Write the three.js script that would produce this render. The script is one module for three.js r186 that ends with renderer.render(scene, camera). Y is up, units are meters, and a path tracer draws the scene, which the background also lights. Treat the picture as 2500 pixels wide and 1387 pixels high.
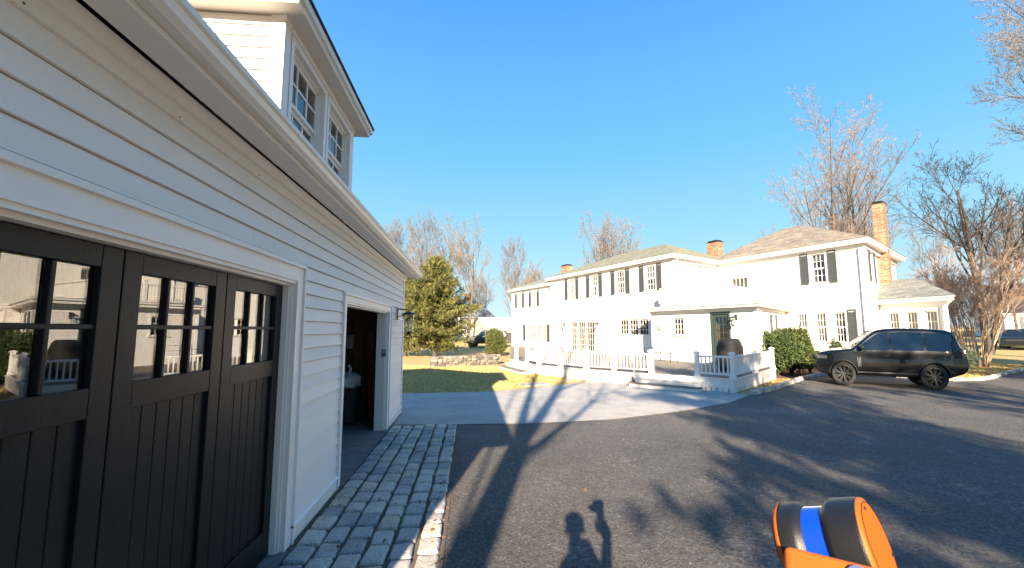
import * as THREE from 'three';
import { mergeGeometries, mergeVertices, toCreasedNormals } from 'three/addons/utils/BufferGeometryUtils.js';
import { MarchingCubes } from 'three/addons/objects/MarchingCubes.js';
import { RoundedBoxGeometry } from 'three/addons/geometries/RoundedBoxGeometry.js';
import { Brush, Evaluator, SUBTRACTION } from 'three-bvh-csg';

// ---------------------------------------------------------------- camera, sky, sun, exposure
const scene = new THREE.Scene();
const camera = new THREE.PerspectiveCamera(66.9, 1024 / 568, 0.05, 2000);
camera.position.set(0, 1.85, 0);
{
  const pitch = 6.06 * Math.PI / 180, yaw = 5.47 * Math.PI / 180;
  camera.lookAt(Math.sin(yaw) * Math.cos(pitch), 1.85 + Math.sin(pitch), -Math.cos(yaw) * Math.cos(pitch));
}
const renderer = new THREE.WebGLRenderer({ antialias: true });
renderer.setSize(1024, 568);
renderer.toneMapping = THREE.LinearToneMapping;
renderer.toneMappingExposure = 4.0;
renderer.shadowMap.enabled = true;

const SUN_EL = 20.4 * Math.PI / 180, SUN_AZ = 12.8 * Math.PI / 180;       // the sun stands behind the viewer, a little to the left
const sunDir = new THREE.Vector3(-Math.sin(SUN_AZ) * Math.cos(SUN_EL), Math.sin(SUN_EL), Math.cos(SUN_AZ) * Math.cos(SUN_EL));
const sun = new THREE.DirectionalLight(new THREE.Color().setRGB(1, 0.84, 0.64), 5);
sun.position.copy(sunDir).multiplyScalar(120);
sun.target.position.set(0, 0, 0);
sun.castShadow = true; sun.shadow.radius = 1.0;
sun.shadow.mapSize.set(4096, 4096);
Object.assign(sun.shadow.camera, { left: -70, right: 70, top: 70, bottom: -70, near: 1, far: 320 });
scene.add(sun, sun.target);
{
  const w = 256, h = 256, d = new Float32Array(w * h * 4);
  const stops = [[-90, [0.16, 0.20, 0.22]], [-2, [0.30, 0.36, 0.38]], [0, [0.335, 0.42, 0.46]], [5, [0.25, 0.385, 0.452]], [12, [0.157, 0.33, 0.45]], [22, [0.09, 0.262, 0.45]], [40, [0.044, 0.172, 0.435]], [90, [0.034, 0.115, 0.30]]];
  for (let j = 0; j < h; j++) for (let i = 0; i < w; i++) {
    const el = ((j + 0.5) / h - 0.5) * 180;
    let k = 0; while (k < stops.length - 2 && el > stops[k + 1][0]) k++;
    let t = Math.min(1, Math.max(0, (el - stops[k][0]) / (stops[k + 1][0] - stops[k][0])));
    const o = (j * w + i) * 4;
    for (let c = 0; c < 3; c++) d[o + c] = 0.6 * (stops[k][1][c] * (1 - t) + stops[k + 1][1][c] * t);
    d[o + 3] = 1;
  }
  const sky = new THREE.DataTexture(d, w, h, THREE.RGBAFormat, THREE.FloatType);
  sky.mapping = THREE.EquirectangularReflectionMapping; sky.magFilter = sky.minFilter = THREE.LinearFilter; sky.needsUpdate = true;
  scene.background = sky; scene.environment = sky;
}

// ---------------------------------------------------------------- helpers
function rng(seed) { let a = seed >>> 0; return () => { a = (a + 0x6D2B79F5) | 0; let t = Math.imul(a ^ (a >>> 15), 1 | a); t = (t + Math.imul(t ^ (t >>> 7), 61 | t)) ^ t; return ((t ^ (t >>> 14)) >>> 0) / 4294967296; }; }
const V = (x, y, z) => new THREE.Vector3(x, y, z);
const lerp = (a, b, t) => a + (b - a) * t;
const clamp = (x, a, b) => Math.min(b, Math.max(a, x));
const smooth = (a, b, x) => { const t = clamp((x - a) / (b - a), 0, 1); return t * t * (3 - 2 * t); };
const taken = new Map();
function numbered(n) { const k = taken.get(n) ?? 0; taken.set(n, k + 1); return k ? `${n}_${String(k).padStart(3, '0')}` : n; }
function shadows(o) { o.traverse((m) => { if (m.isMesh) { m.castShadow = true; m.receiveShadow = true; } }); return o; }
function tag(o, label, category, group, kind) { if (label) o.userData.label = label; if (category) o.userData.category = category; if (group) o.userData.group = group; if (kind) o.userData.kind = kind; return o; }
function thing(name, label, category, pos = [0, 0, 0], turn = 0, group) {
  const o = new THREE.Group(); o.name = numbered(name); o.position.set(...pos); o.rotation.y = turn; scene.add(o);
  return tag(o, label, category, group);
}
function sub(name, parent) { const o = new THREE.Group(); o.name = name; parent.add(o); return o; }
function copy(src, label, pos, turn = 0, scale = 1) {
  const c = src.clone(); c.name = numbered(src.name.replace(/_\d{3}$/, '')); c.userData = { ...src.userData, label: label ?? src.userData.label };
  c.position.set(...pos); c.rotation.y = turn; if (scale.isVector3) c.scale.copy(scale); else c.scale.setScalar(scale); scene.add(c); return c;
}
function mesh(name, geo, mat, parent = scene) { const m = new THREE.Mesh(geo, mat); m.name = parent === scene ? numbered(name) : name; m.castShadow = m.receiveShadow = true; parent.add(m); return m; }
function structure(name, geo, mat) { const m = mesh(name, geo, mat); m.userData.kind = 'structure'; return m; }

// geometry collector: flat or smooth triangles with uv in metres
class GB {
  constructor() { this.p = []; this.n = []; this.u = []; this.c = null; this.m = null; }
  color(r, g, b) { if (!this.c) { this.c = []; for (let i = 0; i < this.p.length / 3; i++) this.c.push(1, 1, 1); } this.cc = [r, g, b]; return this; }
  vert(v, n, u, w) { this.p.push(v.x, v.y, v.z); this.n.push(n.x, n.y, n.z); this.u.push(u, w); if (this.c) this.c.push(...this.cc); }
  tri(a, b, c, na, nb, nc) {
    if (this.m) { a = a.clone().applyMatrix4(this.m); b = b.clone().applyMatrix4(this.m); c = c.clone().applyMatrix4(this.m); }
    const f = V().subVectors(b, a).cross(V().subVectors(c, a)); if (f.lengthSq() < 1e-16) return this; f.normalize();
    const ax = Math.abs(f.x), ay = Math.abs(f.y), az = Math.abs(f.z);
    const uv = (q) => ay >= ax && ay >= az ? [q.x, q.z] : ax >= az ? [q.z, q.y] : [q.x, q.y];
    const nrm = (q) => (q ? (this.m ? q.clone().transformDirection(this.m) : q) : f);
    this.vert(a, nrm(na), ...uv(a)); this.vert(b, nrm(nb), ...uv(b)); this.vert(c, nrm(nc), ...uv(c));
    return this;
  }
  quad(a, b, c, d) { return this.tri(a, b, c).tri(a, c, d); }
  hexa(q) { // 8 corners: 0-3 bottom ring (ccw from above), 4-7 top ring
    this.quad(q[3], q[2], q[1], q[0]).quad(q[4], q[5], q[6], q[7]);
    for (let i = 0; i < 4; i++) { const j = (i + 1) % 4; this.quad(q[i], q[j], q[j + 4], q[i + 4]); }
    return this;
  }
  box(x0, x1, y0, y1, z0, z1) {
    if (x0 > x1) [x0, x1] = [x1, x0]; if (y0 > y1) [y0, y1] = [y1, y0]; if (z0 > z1) [z0, z1] = [z1, z0];
    return this.hexa([V(x0, y0, z1), V(x1, y0, z1), V(x1, y0, z0), V(x0, y0, z0), V(x0, y1, z1), V(x1, y1, z1), V(x1, y1, z0), V(x0, y1, z0)]);
  }
  cbox(cx, cy, cz, sx, sy, sz) { return this.box(cx - sx / 2, cx + sx / 2, cy - sy / 2, cy + sy / 2, cz - sz / 2, cz + sz / 2); }
  bevelBox(x0, x1, y0, y1, z0, z1, b) {
    if (x0 > x1) [x0, x1] = [x1, x0]; if (y0 > y1) [y0, y1] = [y1, y0]; if (z0 > z1) [z0, z1] = [z1, z0];
    return this.add(new RoundedBoxGeometry(x1 - x0, y1 - y0, z1 - z0, 1, b).translate((x0 + x1) / 2, (y0 + y1) / 2, (z0 + z1) / 2));
  }
  bar(a, b, w, h = w) { // a square bar between two points
    const d = V().subVectors(b, a).normalize(), s = Math.abs(d.y) > 0.95 ? V(1, 0, 0) : V(0, 1, 0).cross(d).normalize(), t = d.clone().cross(s).normalize();
    const P = (o, i, j) => o.clone().addScaledVector(s, i * w / 2).addScaledVector(t, j * h / 2);
    const A = [P(a, -1, -1), P(a, 1, -1), P(a, 1, 1), P(a, -1, 1)], B = [P(b, -1, -1), P(b, 1, -1), P(b, 1, 1), P(b, -1, 1)];
    this.quad(A[3], A[2], A[1], A[0]).quad(B[0], B[1], B[2], B[3]);
    for (let i = 0; i < 4; i++) { const j = (i + 1) % 4; this.quad(A[i], A[j], B[j], B[i]); }
    return this;
  }
  tube(pts, rad, sides = 6, capEnd = true) {
    const n = pts.length, rings = []; let s = null;
    for (let i = 0; i < n; i++) {
      const d = V().subVectors(pts[Math.min(n - 1, i + 1)], pts[Math.max(0, i - 1)]).normalize();
      if (!s) { s = Math.abs(d.y) > 0.9 ? V(1, 0, 0) : V(0, 1, 0); }
      s = s.clone().addScaledVector(d, -s.dot(d)).normalize(); const t = d.clone().cross(s), r = typeof rad === 'function' ? rad(i / (n - 1)) : Array.isArray(rad) ? rad[i] : rad, ring = [];
      for (let k = 0; k < sides; k++) { const a = k / sides * 2 * Math.PI, o = s.clone().multiplyScalar(Math.cos(a)).addScaledVector(t, Math.sin(a)); ring.push([pts[i].clone().addScaledVector(o, r), o]); }
      rings.push(ring);
    }
    for (let i = 0; i < n - 1; i++) for (let k = 0; k < sides; k++) {
      const l = (k + 1) % sides, [a, na] = rings[i][k], [b, nb] = rings[i][l], [c, nc] = rings[i + 1][l], [e, ne] = rings[i + 1][k];
      this.tri(a, b, c, na, nb, nc).tri(a, c, e, na, nc, ne);
    }
    if (capEnd) for (const [ring, p, f] of [[rings[0], pts[0], -1], [rings[n - 1], pts[n - 1], 1]]) for (let k = 0; k < sides; k++) { const l = (k + 1) % sides; f > 0 ? this.tri(p, ring[k][0], ring[l][0]) : this.tri(p, ring[l][0], ring[k][0]); }
    return this;
  }
  prism(poly, a, b, map) { // poly: [u,v] ccw; extruded from a to b along the third axis; map(u,v,w) -> Vector3
    const sh = new THREE.Shape(poly.map((q) => new THREE.Vector2(...q))), tr = THREE.ShapeUtils.triangulateShape(sh.getPoints(), []), P = sh.getPoints();
    for (const [i, j, k] of tr) { this.tri(map(P[i].x, P[i].y, b), map(P[j].x, P[j].y, b), map(P[k].x, P[k].y, b)); this.tri(map(P[k].x, P[k].y, a), map(P[j].x, P[j].y, a), map(P[i].x, P[i].y, a)); }
    for (let i = 0; i < P.length; i++) { const q = P[i], r = P[(i + 1) % P.length]; this.quad(map(q.x, q.y, a), map(r.x, r.y, a), map(r.x, r.y, b), map(q.x, q.y, b)); }
    return this;
  }
  add(geo, mat4) {
    let g = geo.index ? geo.toNonIndexed() : geo.clone(); if (mat4) g.applyMatrix4(mat4); if (this.m) g.applyMatrix4(this.m);
    const p = g.attributes.position, n = g.attributes.normal;
    for (let i = 0; i < p.count; i += 3) {
      const q = [0, 1, 2].map((k) => V().fromBufferAttribute(p, i + k)), f = V().subVectors(q[1], q[0]).cross(V().subVectors(q[2], q[0])).normalize();
      const ax = Math.abs(f.x), ay = Math.abs(f.y), az = Math.abs(f.z);
      for (let k = 0; k < 3; k++) { const t = q[k]; this.vert(t, V().fromBufferAttribute(n, i + k), ...(ay >= ax && ay >= az ? [t.x, t.z] : ax >= az ? [t.z, t.y] : [t.x, t.y])); }
    }
    return this;
  }
  get empty() { return this.p.length === 0; }
  geo() {
    const g = new THREE.BufferGeometry();
    g.setAttribute('position', new THREE.Float32BufferAttribute(this.p, 3)); g.setAttribute('normal', new THREE.Float32BufferAttribute(this.n, 3)); g.setAttribute('uv', new THREE.Float32BufferAttribute(this.u, 2));
    if (this.c) g.setAttribute('color', new THREE.Float32BufferAttribute(this.c, 3));
    return g;
  }
  build(name, mat, parent) { return mesh(name, this.geo(), mat, parent); }
}
const gb = () => new GB();

// ---------------------------------------------------------------- textures and materials
function noiseGrid(n, seed) { const r = rng(seed), a = new Float32Array(n * n); for (let i = 0; i < a.length; i++) a[i] = r(); return (x, y) => { x = ((x % n) + n) % n; y = ((y % n) + n) % n; const i = Math.floor(x), j = Math.floor(y), fx = x - i, fy = y - j, I = (i + 1) % n, J = (j + 1) % n, sx = fx * fx * (3 - 2 * fx), sy = fy * fy * (3 - 2 * fy); return lerp(lerp(a[j * n + i], a[j * n + I], sx), lerp(a[J * n + i], a[J * n + I], sx), sy); }; }
const NG = [8, 16, 32, 64, 128, 256].map((n, i) => [n, noiseGrid(n, 71 + i)]);
function nz(u, v, n) { const g = NG.find((q) => q[0] === n); return g[1](u * n, v * n); }
function fbm(u, v, from = 8, oct = 4) { let s = 0, a = 0.5, t = 0, n = from; for (let i = 0; i < oct && n <= 256; i++, n *= 2, a *= 0.55) { s += a * nz(u, v, n); t += a; } return s / t; }
function tex(size, f, metres, srgb = true, w = size) { // f(u,v) -> [r,g,b] linear 0..1 (colour) or value
  const d = new Uint8Array(w * size * 4), enc = (x) => { x = clamp(x, 0, 1); return Math.round(255 * (srgb ? (x <= 0.0031308 ? 12.92 * x : 1.055 * x ** (1 / 2.4) - 0.055) : x)); };
  for (let j = 0; j < size; j++) for (let i = 0; i < w; i++) { const r = f((i + 0.5) / w, (j + 0.5) / size), q = Array.isArray(r) ? r : [r, r, r], o = (j * w + i) * 4; d[o] = enc(q[0]); d[o + 1] = enc(q[1]); d[o + 2] = enc(q[2]); d[o + 3] = 255; }
  const t = new THREE.DataTexture(d, w, size); t.wrapS = t.wrapT = THREE.RepeatWrapping; t.magFilter = THREE.LinearFilter; t.minFilter = THREE.LinearMipmapLinearFilter; t.generateMipmaps = true;
  if (srgb) t.colorSpace = THREE.SRGBColorSpace; const [mx, my] = Array.isArray(metres) ? metres : [metres, metres]; t.repeat.set(1 / mx, 1 / my); t.needsUpdate = true; return t;
}
const rgb = (r, g, b) => new THREE.Color().setRGB(r, g, b);
function std(o) { return new THREE.MeshStandardMaterial({ roughness: 0.8, metalness: 0, ...o }); }
function phys(o) { return new THREE.MeshPhysicalMaterial({ roughness: 0.5, metalness: 0, ...o }); }
const mul = (c, k) => c.map((x) => x * k);
const mix3 = (a, b, t) => a.map((x, i) => lerp(x, b[i], t));

const T = {};
T.paint = tex(512, (u, v) => { const g = nz(u, v * 0.25, 256) * 0.5 + nz(u, v, 128) * 0.5, p = fbm(u, v, 8, 4); const k = 0.93 + 0.05 * p + 0.03 * g; return [k, k * (0.995 - 0.02 * (1 - p)), k * (0.985 - 0.04 * (1 - p))]; }, [2.4, 1.2]);
T.paintBump = tex(512, (u, v) => 0.6 * nz(u, v, 256) + 0.4 * nz(u * 0.25, v, 256), [2.4, 0.9], false);
{ // one 26 m sheet of asphalt: aggregate grain, worn and patched areas, pale mineral scuffs, faint tyre rubs
  const r = rng(77), spots = [...Array(46)].map(() => [r(), r(), 0.004 + 0.016 * r(), 0.3 + 0.7 * r(), 0.4 + 2.2 * r(), r() * 3.14]);
  T.asphalt = tex(2048, (u, v) => {
    const g = r(), c = nz(u, v, 8) * 0.4 + nz(u + 0.3, v, 32) * 0.35 + nz(u, v + 0.6, 128) * 0.25, f = nz(u * 3, v * 3, 256); let pale = 0;
    for (const [x, y, s, a, e, t] of spots) { const dx = u - x, dy = v - y; if (dx * dx + dy * dy > s * s * 9) continue; const p = (dx * Math.cos(t) + dy * Math.sin(t)) / s, q = (dy * Math.cos(t) - dx * Math.sin(t)) / s * e, d = p * p + q * q; pale = Math.max(pale, a * clamp(1.2 - d, 0, 1) * smooth(0.35, 0.7, f * 0.6 + nz(u, v, 256) * 0.5)); }
    const scuff = smooth(0.62, 0.78, nz(u + 0.15, v * 0.5 + 0.4, 64)) * smooth(0.5, 0.75, f) * 0.5;
    let k = 0.052 + 0.052 * c + 0.03 * (f - 0.5) + 0.085 * (g - 0.5) * (0.35 + f) + 0.07 * Math.max(pale, scuff); if (g > 0.985) k += 0.11; if (g < 0.05) k *= 0.45;
    return [k * 1.13, k * 1.0, k * 0.865];
  }, 26);
}
T.asphaltBump = tex(512, (u, v) => 0.7 * nz(u, v, 256) + 0.3 * nz(u + 0.3, v, 128), 2.6, false);
T.pale = tex(1024, (u, v) => { const a = nz(u, v, 256), c = fbm(u + 0.2, v, 8, 5), k = 0.255 + 0.14 * c + 0.09 * (a - 0.5); return [k * 1.12, k * 1.05, k * 0.945]; }, 2.6);
T.grass = tex(1024, (u, v) => { const a = nz(u, v, 256), c = fbm(u, v, 8, 5), e = nz(u + 0.5, v + 0.2, 128); const g = mix3([0.58, 0.40, 0.175], [0.42, 0.325, 0.11], smooth(0.35, 0.68, c * 0.7 + e * 0.3)); return mul(g, 0.6 + 0.75 * a); }, 5.5);
T.grassBump = tex(512, (u, v) => nz(u, v, 256) * 0.7 + nz(u, v, 64) * 0.3, 2.0, false);
T.granite = tex(512, (u, v) => { const a = nz(u, v, 256), b = nz(u + 0.41, v + 0.13, 128), c = fbm(u, v, 8, 3), k = 0.34 + 0.2 * c + 0.26 * (a - 0.5) + (b > 0.82 ? -0.17 : 0); return [k * 1.1, k * 0.98, k * 0.84]; }, 0.9);
T.graniteBump = tex(512, (u, v) => 0.55 * nz(u, v, 128) + 0.45 * nz(u, v, 32), 0.9, false);
T.soil = tex(512, (u, v) => { const a = nz(u, v, 256), b = nz(u + 0.2, v + 0.7, 128), k = 0.05 + 0.06 * a; return b > 0.72 ? [k * 2.0, k * 1.15, k * 0.6] : [k * 1.2, k, k * 0.76]; }, 0.8);
T.door = tex(512, (u, v) => { const g = nz(u, v * 0.2, 256), c = fbm(u, v, 8, 3), k = 0.9 + 0.16 * (c - 0.5) + 0.07 * (g - 0.5); return [k * 0.97, k, k * 1.03]; }, [0.5, 1.1]);
T.doorBump = tex(512, (u, v) => 0.65 * nz(u, v * 0.125, 256) + 0.35 * nz(u, v, 128), [0.5, 1.1], false);
T.brick = tex(256, (u, v) => { const a = nz(u, v, 128), b = nz(u, v, 16), k = 0.8 + 0.3 * (a - 0.5) + 0.5 * (b - 0.5); return [k, k, k]; }, 0.6);
T.bark = tex(512, (u, v) => { const a = nz(u, v * 0.25, 128), b = nz(u, v, 256), k = 0.55 + 0.6 * a + 0.3 * (b - 0.5); return [k, k * 0.97, k * 0.93]; }, [0.6, 1.5]);
T.barkBump = tex(512, (u, v) => 0.7 * nz(u, v * 0.125, 128) + 0.3 * nz(u, v, 128), [0.6, 1.5], false);
T.slate = tex(512, (u, v) => { const a = nz(u, v, 256), b = fbm(u, v, 16, 3), k = 0.75 + 0.3 * (a - 0.5) + 0.5 * (b - 0.3); return [k, k, k]; }, 1.5);
T.mulch = tex(512, (u, v) => { const a = nz(u, v, 256), b = nz(u, v, 64), k = 0.06 + 0.12 * a * (0.5 + b); return [k * 1.55, k * 0.75, k * 0.45]; }, 1.4);
T.stone = tex(512, (u, v) => { const a = nz(u, v, 256), c = fbm(u, v, 8, 4), k = 0.7 + 0.6 * (c - 0.4) + 0.3 * (a - 0.5); return [k, k * 0.97, k * 0.9]; }, 0.8);

const M = {
  white: std({ color: rgb(0.80, 0.77, 0.725), map: T.paint, bumpMap: T.paintBump, bumpScale: 0.0012, roughness: 0.55 }),
  white2: std({ color: rgb(0.775, 0.75, 0.71), map: T.paint, bumpMap: T.paintBump, bumpScale: 0.0014, roughness: 0.6 }),
  white3: std({ color: rgb(0.825, 0.79, 0.74), map: T.paint, bumpMap: T.paintBump, bumpScale: 0.0012, roughness: 0.55 }),
  trim: std({ color: rgb(0.82, 0.785, 0.735), map: T.paint, bumpMap: T.paintBump, bumpScale: 0.0008, roughness: 0.45 }),
  gutter: phys({ color: rgb(0.78, 0.75, 0.69), map: T.paint, roughness: 0.35 }),
  door: phys({ color: rgb(0.0085, 0.0105, 0.0125), map: T.door, bumpMap: T.doorBump, bumpScale: 0.0005, roughness: 0.42, specularIntensity: 0.35 }),
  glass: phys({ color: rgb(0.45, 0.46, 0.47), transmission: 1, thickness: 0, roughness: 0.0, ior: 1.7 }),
  doorGlass: phys({ color: rgb(1, 1, 1), transmission: 1, thickness: 0, roughness: 0.0, ior: 1.8 }),
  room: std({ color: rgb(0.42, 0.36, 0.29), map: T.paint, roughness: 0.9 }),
  bareWood: std({ color: rgb(0.20, 0.135, 0.085), map: T.bark, roughness: 0.9 }),
  blind: std({ color: rgb(0.72, 0.69, 0.62), roughness: 0.9 }),
  curtain: std({ color: rgb(0.55, 0.52, 0.46), roughness: 0.9 }),
  shutter: std({ color: rgb(0.055, 0.06, 0.06), roughness: 0.55 }),
  greenDoor: std({ color: rgb(0.035, 0.052, 0.042), roughness: 0.45 }),
  blackMetal: phys({ color: rgb(0.012, 0.012, 0.013), roughness: 0.4, metalness: 0.3 }),
  asphalt: std({ map: T.asphalt, bumpMap: T.asphaltBump, bumpScale: 0.006, roughness: 0.88 }),
  pale: std({ map: T.pale, bumpMap: T.asphaltBump, bumpScale: 0.004, roughness: 0.9 }),
  grass: std({ map: T.grass, bumpMap: T.grassBump, bumpScale: 0.03, roughness: 1 }),
  soil: std({ map: T.soil, roughness: 1 }),
  mulch: std({ map: T.mulch, bumpMap: T.grassBump, bumpScale: 0.03, roughness: 1 }),
  shingleDark: std({ color: rgb(0.035, 0.036, 0.042), map: T.slate, roughness: 0.9 }),
  bark: std({ color: rgb(0.15, 0.125, 0.10), map: T.bark, bumpMap: T.barkBump, bumpScale: 0.02, roughness: 0.95 }),
  barkDark: std({ color: rgb(0.10, 0.08, 0.065), map: T.bark, bumpMap: T.barkBump, bumpScale: 0.02, roughness: 0.95 }),
  deckBoard: std({ color: rgb(0.26, 0.225, 0.19), map: T.stone, roughness: 0.85 }),
  concrete: std({ color: rgb(0.22, 0.215, 0.21), map: T.stone, roughness: 0.9 }),
};
const slates = std({ color: rgb(1, 1, 1), map: T.slate, vertexColors: true, roughness: 0.9 });
const bricks = std({ color: rgb(1, 1, 1), map: T.brick, vertexColors: true, roughness: 0.95 });

// ---------------------------------------------------------------- ground, driveway, paving
const rise = (x, z) => 2.3 * smooth(44, 120, Math.hypot(x, z));
function sheet(name, pts, y, mat) {
  const g = new THREE.ShapeGeometry(new THREE.Shape(pts.map(([x, z]) => new THREE.Vector2(x, -z)))); g.rotateX(-Math.PI / 2); g.translate(0, y, 0);
  const p = g.attributes.position, uv = g.attributes.uv; for (let i = 0; i < p.count; i++) uv.setXY(i, p.getX(i), p.getZ(i));
  return structure(name, g, mat);
}
{
  const g = new THREE.PlaneGeometry(900, 900, 180, 180); g.rotateX(-Math.PI / 2);
  const p = g.attributes.position, uv = g.attributes.uv;
  for (let i = 0; i < p.count; i++) { const x = p.getX(i), z = p.getZ(i); p.setY(i, rise(x, z) - 0.012); uv.setXY(i, x, z); }
  g.computeVertexNormals(); structure('lawn', g, M.grass);
}
const kerbLine = [[7.96, -11.77], [9.61, -12.95], [12.08, -15.0], [14.1, -16.5], [15.2, -16.6], [16.3, -15.6], [17.39, -14.3], [18.4, -14.25], [19.6, -14.75], [22.5, -16.31], [25.04, -17.53], [29, -19.3], [36, -22.6]];
sheet('driveway', [[-0.27, 22], [-0.27, -8.72], [1.24, -8.66], [2.97, -8.88], [4.61, -9.52], [6.51, -10.54], ...kerbLine, [50, -30.5], [62, -20], [42, -4], [34, 8], [30, 22]], 0, M.asphalt);
sheet('paved_forecourt', [[-1.5, -8.83], [-0.21, -8.74], [1.24, -8.68], [2.97, -8.9], [4.61, -9.54], [6.51, -10.56], [7.93, -11.77], [7.7, -12.5], [6.2, -14.3], [4.4, -15.5], [3.2, -14.6], [1.98, -13.81], [0.64, -13.15], [-1.91, -12.98], [-9, -12.9], [-9, -10.16], [-1.5, -10.16]], 0.006, M.pale);
sheet('mulch_bed', [[9.3, -13.2], [12.0, -15.3], [14.0, -16.75], [15.3, -16.95], [16.6, -16.2], [17.6, -16.6], [15.4, -20.6], [12.2, -18.6]], -0.004, M.mulch);
{
  const c = V(56, 0, -42.5), d = V(0.6, 0, 0.8), n = V(0.8, 0, -0.6), q = [];
  const g = new THREE.PlaneGeometry(7, 240, 4, 80); g.rotateX(-Math.PI / 2);
  const p = g.attributes.position, uv = g.attributes.uv;
  for (let i = 0; i < p.count; i++) { const a = p.getX(i), b = p.getZ(i), x = c.x + n.x * a + d.x * b, z = c.z + n.z * a + d.z * b; p.setXYZ(i, x, rise(x, z) + 0.05, z); uv.setXY(i, x, z); }
  g.computeVertexNormals(); structure('street', g, M.asphalt);
}
// hewn stones
function hash3(x, y, z) { const s = Math.sin(x * 127.1 + y * 311.7 + z * 74.7) * 43758.5453; return s - Math.floor(s); }
function stoneGeo(sx, sy, sz, seed, amt, r, seg = 1) {
  const g = new RoundedBoxGeometry(sx, sy, sz, seg, r), p = g.attributes.position;
  for (let i = 0; i < p.count; i++) {
    const x = p.getX(i), y = p.getY(i), z = p.getZ(i), k = [Math.round(x * 300), Math.round(y * 300), Math.round(z * 300)];
    p.setXYZ(i, x + (hash3(...k, ) - 0.5) * amt + (hash3(seed, x > 0 ? 1 : 0, 3) - 0.5) * amt * 1.6 * (z / sz), y + (hash3(k[1] + seed, k[2], k[0]) - 0.5) * amt * 0.6, z + (hash3(k[2], k[0] + seed, k[1]) - 0.5) * amt + (hash3(seed, z > 0 ? 5 : 7, 9) - 0.5) * amt * 1.6 * (x / sx));
  }
  const u = g.attributes.uv; for (let i = 0; i < u.count; i++) u.setXY(i, p.getX(i) + p.getY(i) * 0.5 + seed * 0.37, p.getZ(i) + p.getY(i) * 0.5 + seed * 0.21);
  const m = mergeVertices(g, 1e-4); m.computeVertexNormals(); return m;
}
const graniteTones = [[1.02, 1.02, 1.03], [0.86, 0.88, 0.92], [1.16, 1.13, 1.06], [0.74, 0.76, 0.8], [1.08, 1.02, 0.9]].map(([r, g, b]) => std({ color: rgb(r, g, b), map: T.granite, bumpMap: T.graniteBump, bumpScale: 0.008, roughness: 0.85 }));
{
  const apron = new THREE.Group(); apron.name = 'cobble_apron'; apron.userData.kind = 'structure'; scene.add(apron);
  const r = rng(5), geos = [0, 1, 2, 3, 4, 5, 6, 7].map((k) => stoneGeo(1, 1, 1, k + 1, 0, 0.1));
  const cols = [];
  let bed = gb(); bed.quad(V(-1.5, 0.008, 2.6), V(-0.2, 0.008, 2.6), V(-0.2, 0.008, -8.75), V(-1.5, 0.008, -8.75)).build('joint_bed', M.soil, apron);
  const widths = [0.205, 0.2, 0.215, 0.205, 0.215, 0.2];
  let x = -1.475;
  widths.forEach((w, c) => {
    let z = 2.4 - r() * 0.2;
    while (z > -8.68) {
      const l = Math.min(0.235 + r() * 0.085, Math.max(0.1, z + 8.7)), h = 0.1;
      const g = stoneGeo(w - 0.021 - r() * 0.012, h, l - 0.022 - r() * 0.01, Math.floor(r() * 97), 0.016, 0.026);
      const m = mesh('cobble', g, graniteTones[Math.floor(r() * 5)], apron);
      m.position.set(x + w / 2 + (r() - 0.5) * 0.012, 0.012 - h / 2 + 0.018 + r() * 0.014, z - l / 2); m.rotation.set((r() - 0.5) * 0.05, (r() - 0.5) * 0.05, (r() - 0.5) * 0.06);
      z -= l;
    }
    x += w;
  });
  const kerb = new THREE.Group(); kerb.name = 'kerb'; kerb.userData.kind = 'structure'; scene.add(kerb);
  const kg = [0, 1, 2, 3].map((k) => stoneGeo(0.255 + k * 0.008, 0.2, 0.14, 11 + k, 0.02, 0.03));
  for (let i = 0; i < kerbLine.length - 1; i++) {
    const [x0, z0] = kerbLine[i], [x1, z1] = kerbLine[i + 1], L = Math.hypot(x1 - x0, z1 - z0), n = Math.max(1, Math.round(L / 0.285));
    for (let k = 0; k < n; k++) {
      const t = (k + 0.5) / n, m = mesh('kerb_stone', kg[Math.floor(r() * 4)], graniteTones[Math.floor(r() * 5)], kerb);
      m.position.set(lerp(x0, x1, t), 0.02 + (r() - 0.5) * 0.02, lerp(z0, z1, t)); m.rotation.set((r() - 0.5) * 0.08, -Math.atan2(z1 - z0, x1 - x0) + (r() - 0.5) * 0.08, (r() - 0.5) * 0.06);
    }
  }
}

// ---------------------------------------------------------------- roof planes laid in courses of tabs
// quad: eave left, eave right, ridge right, ridge left (seen from outside)
const darkTabs = { tones: [[0.035, 0.036, 0.042], [0.05, 0.05, 0.055], [0.028, 0.03, 0.036]], course: 0.145, width: 0.3, thick: 0.008 };
const slateTabs = { tones: [[0.30, 0.245, 0.19], [0.255, 0.215, 0.175], [0.345, 0.28, 0.21], [0.27, 0.25, 0.21], [0.215, 0.185, 0.16], [0.32, 0.29, 0.24]], course: 0.19, width: 0.34, thick: 0.014 };
const greenTabs = { tones: [[0.235, 0.24, 0.19], [0.27, 0.27, 0.215], [0.21, 0.215, 0.175], [0.25, 0.235, 0.19]], course: 0.19, width: 0.34, thick: 0.012 };
const greyTabs = { tones: [[0.25, 0.26, 0.245], [0.29, 0.30, 0.28], [0.215, 0.225, 0.215]], course: 0.17, width: 0.32, thick: 0.012 };
let roofSeed = 400;
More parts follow.
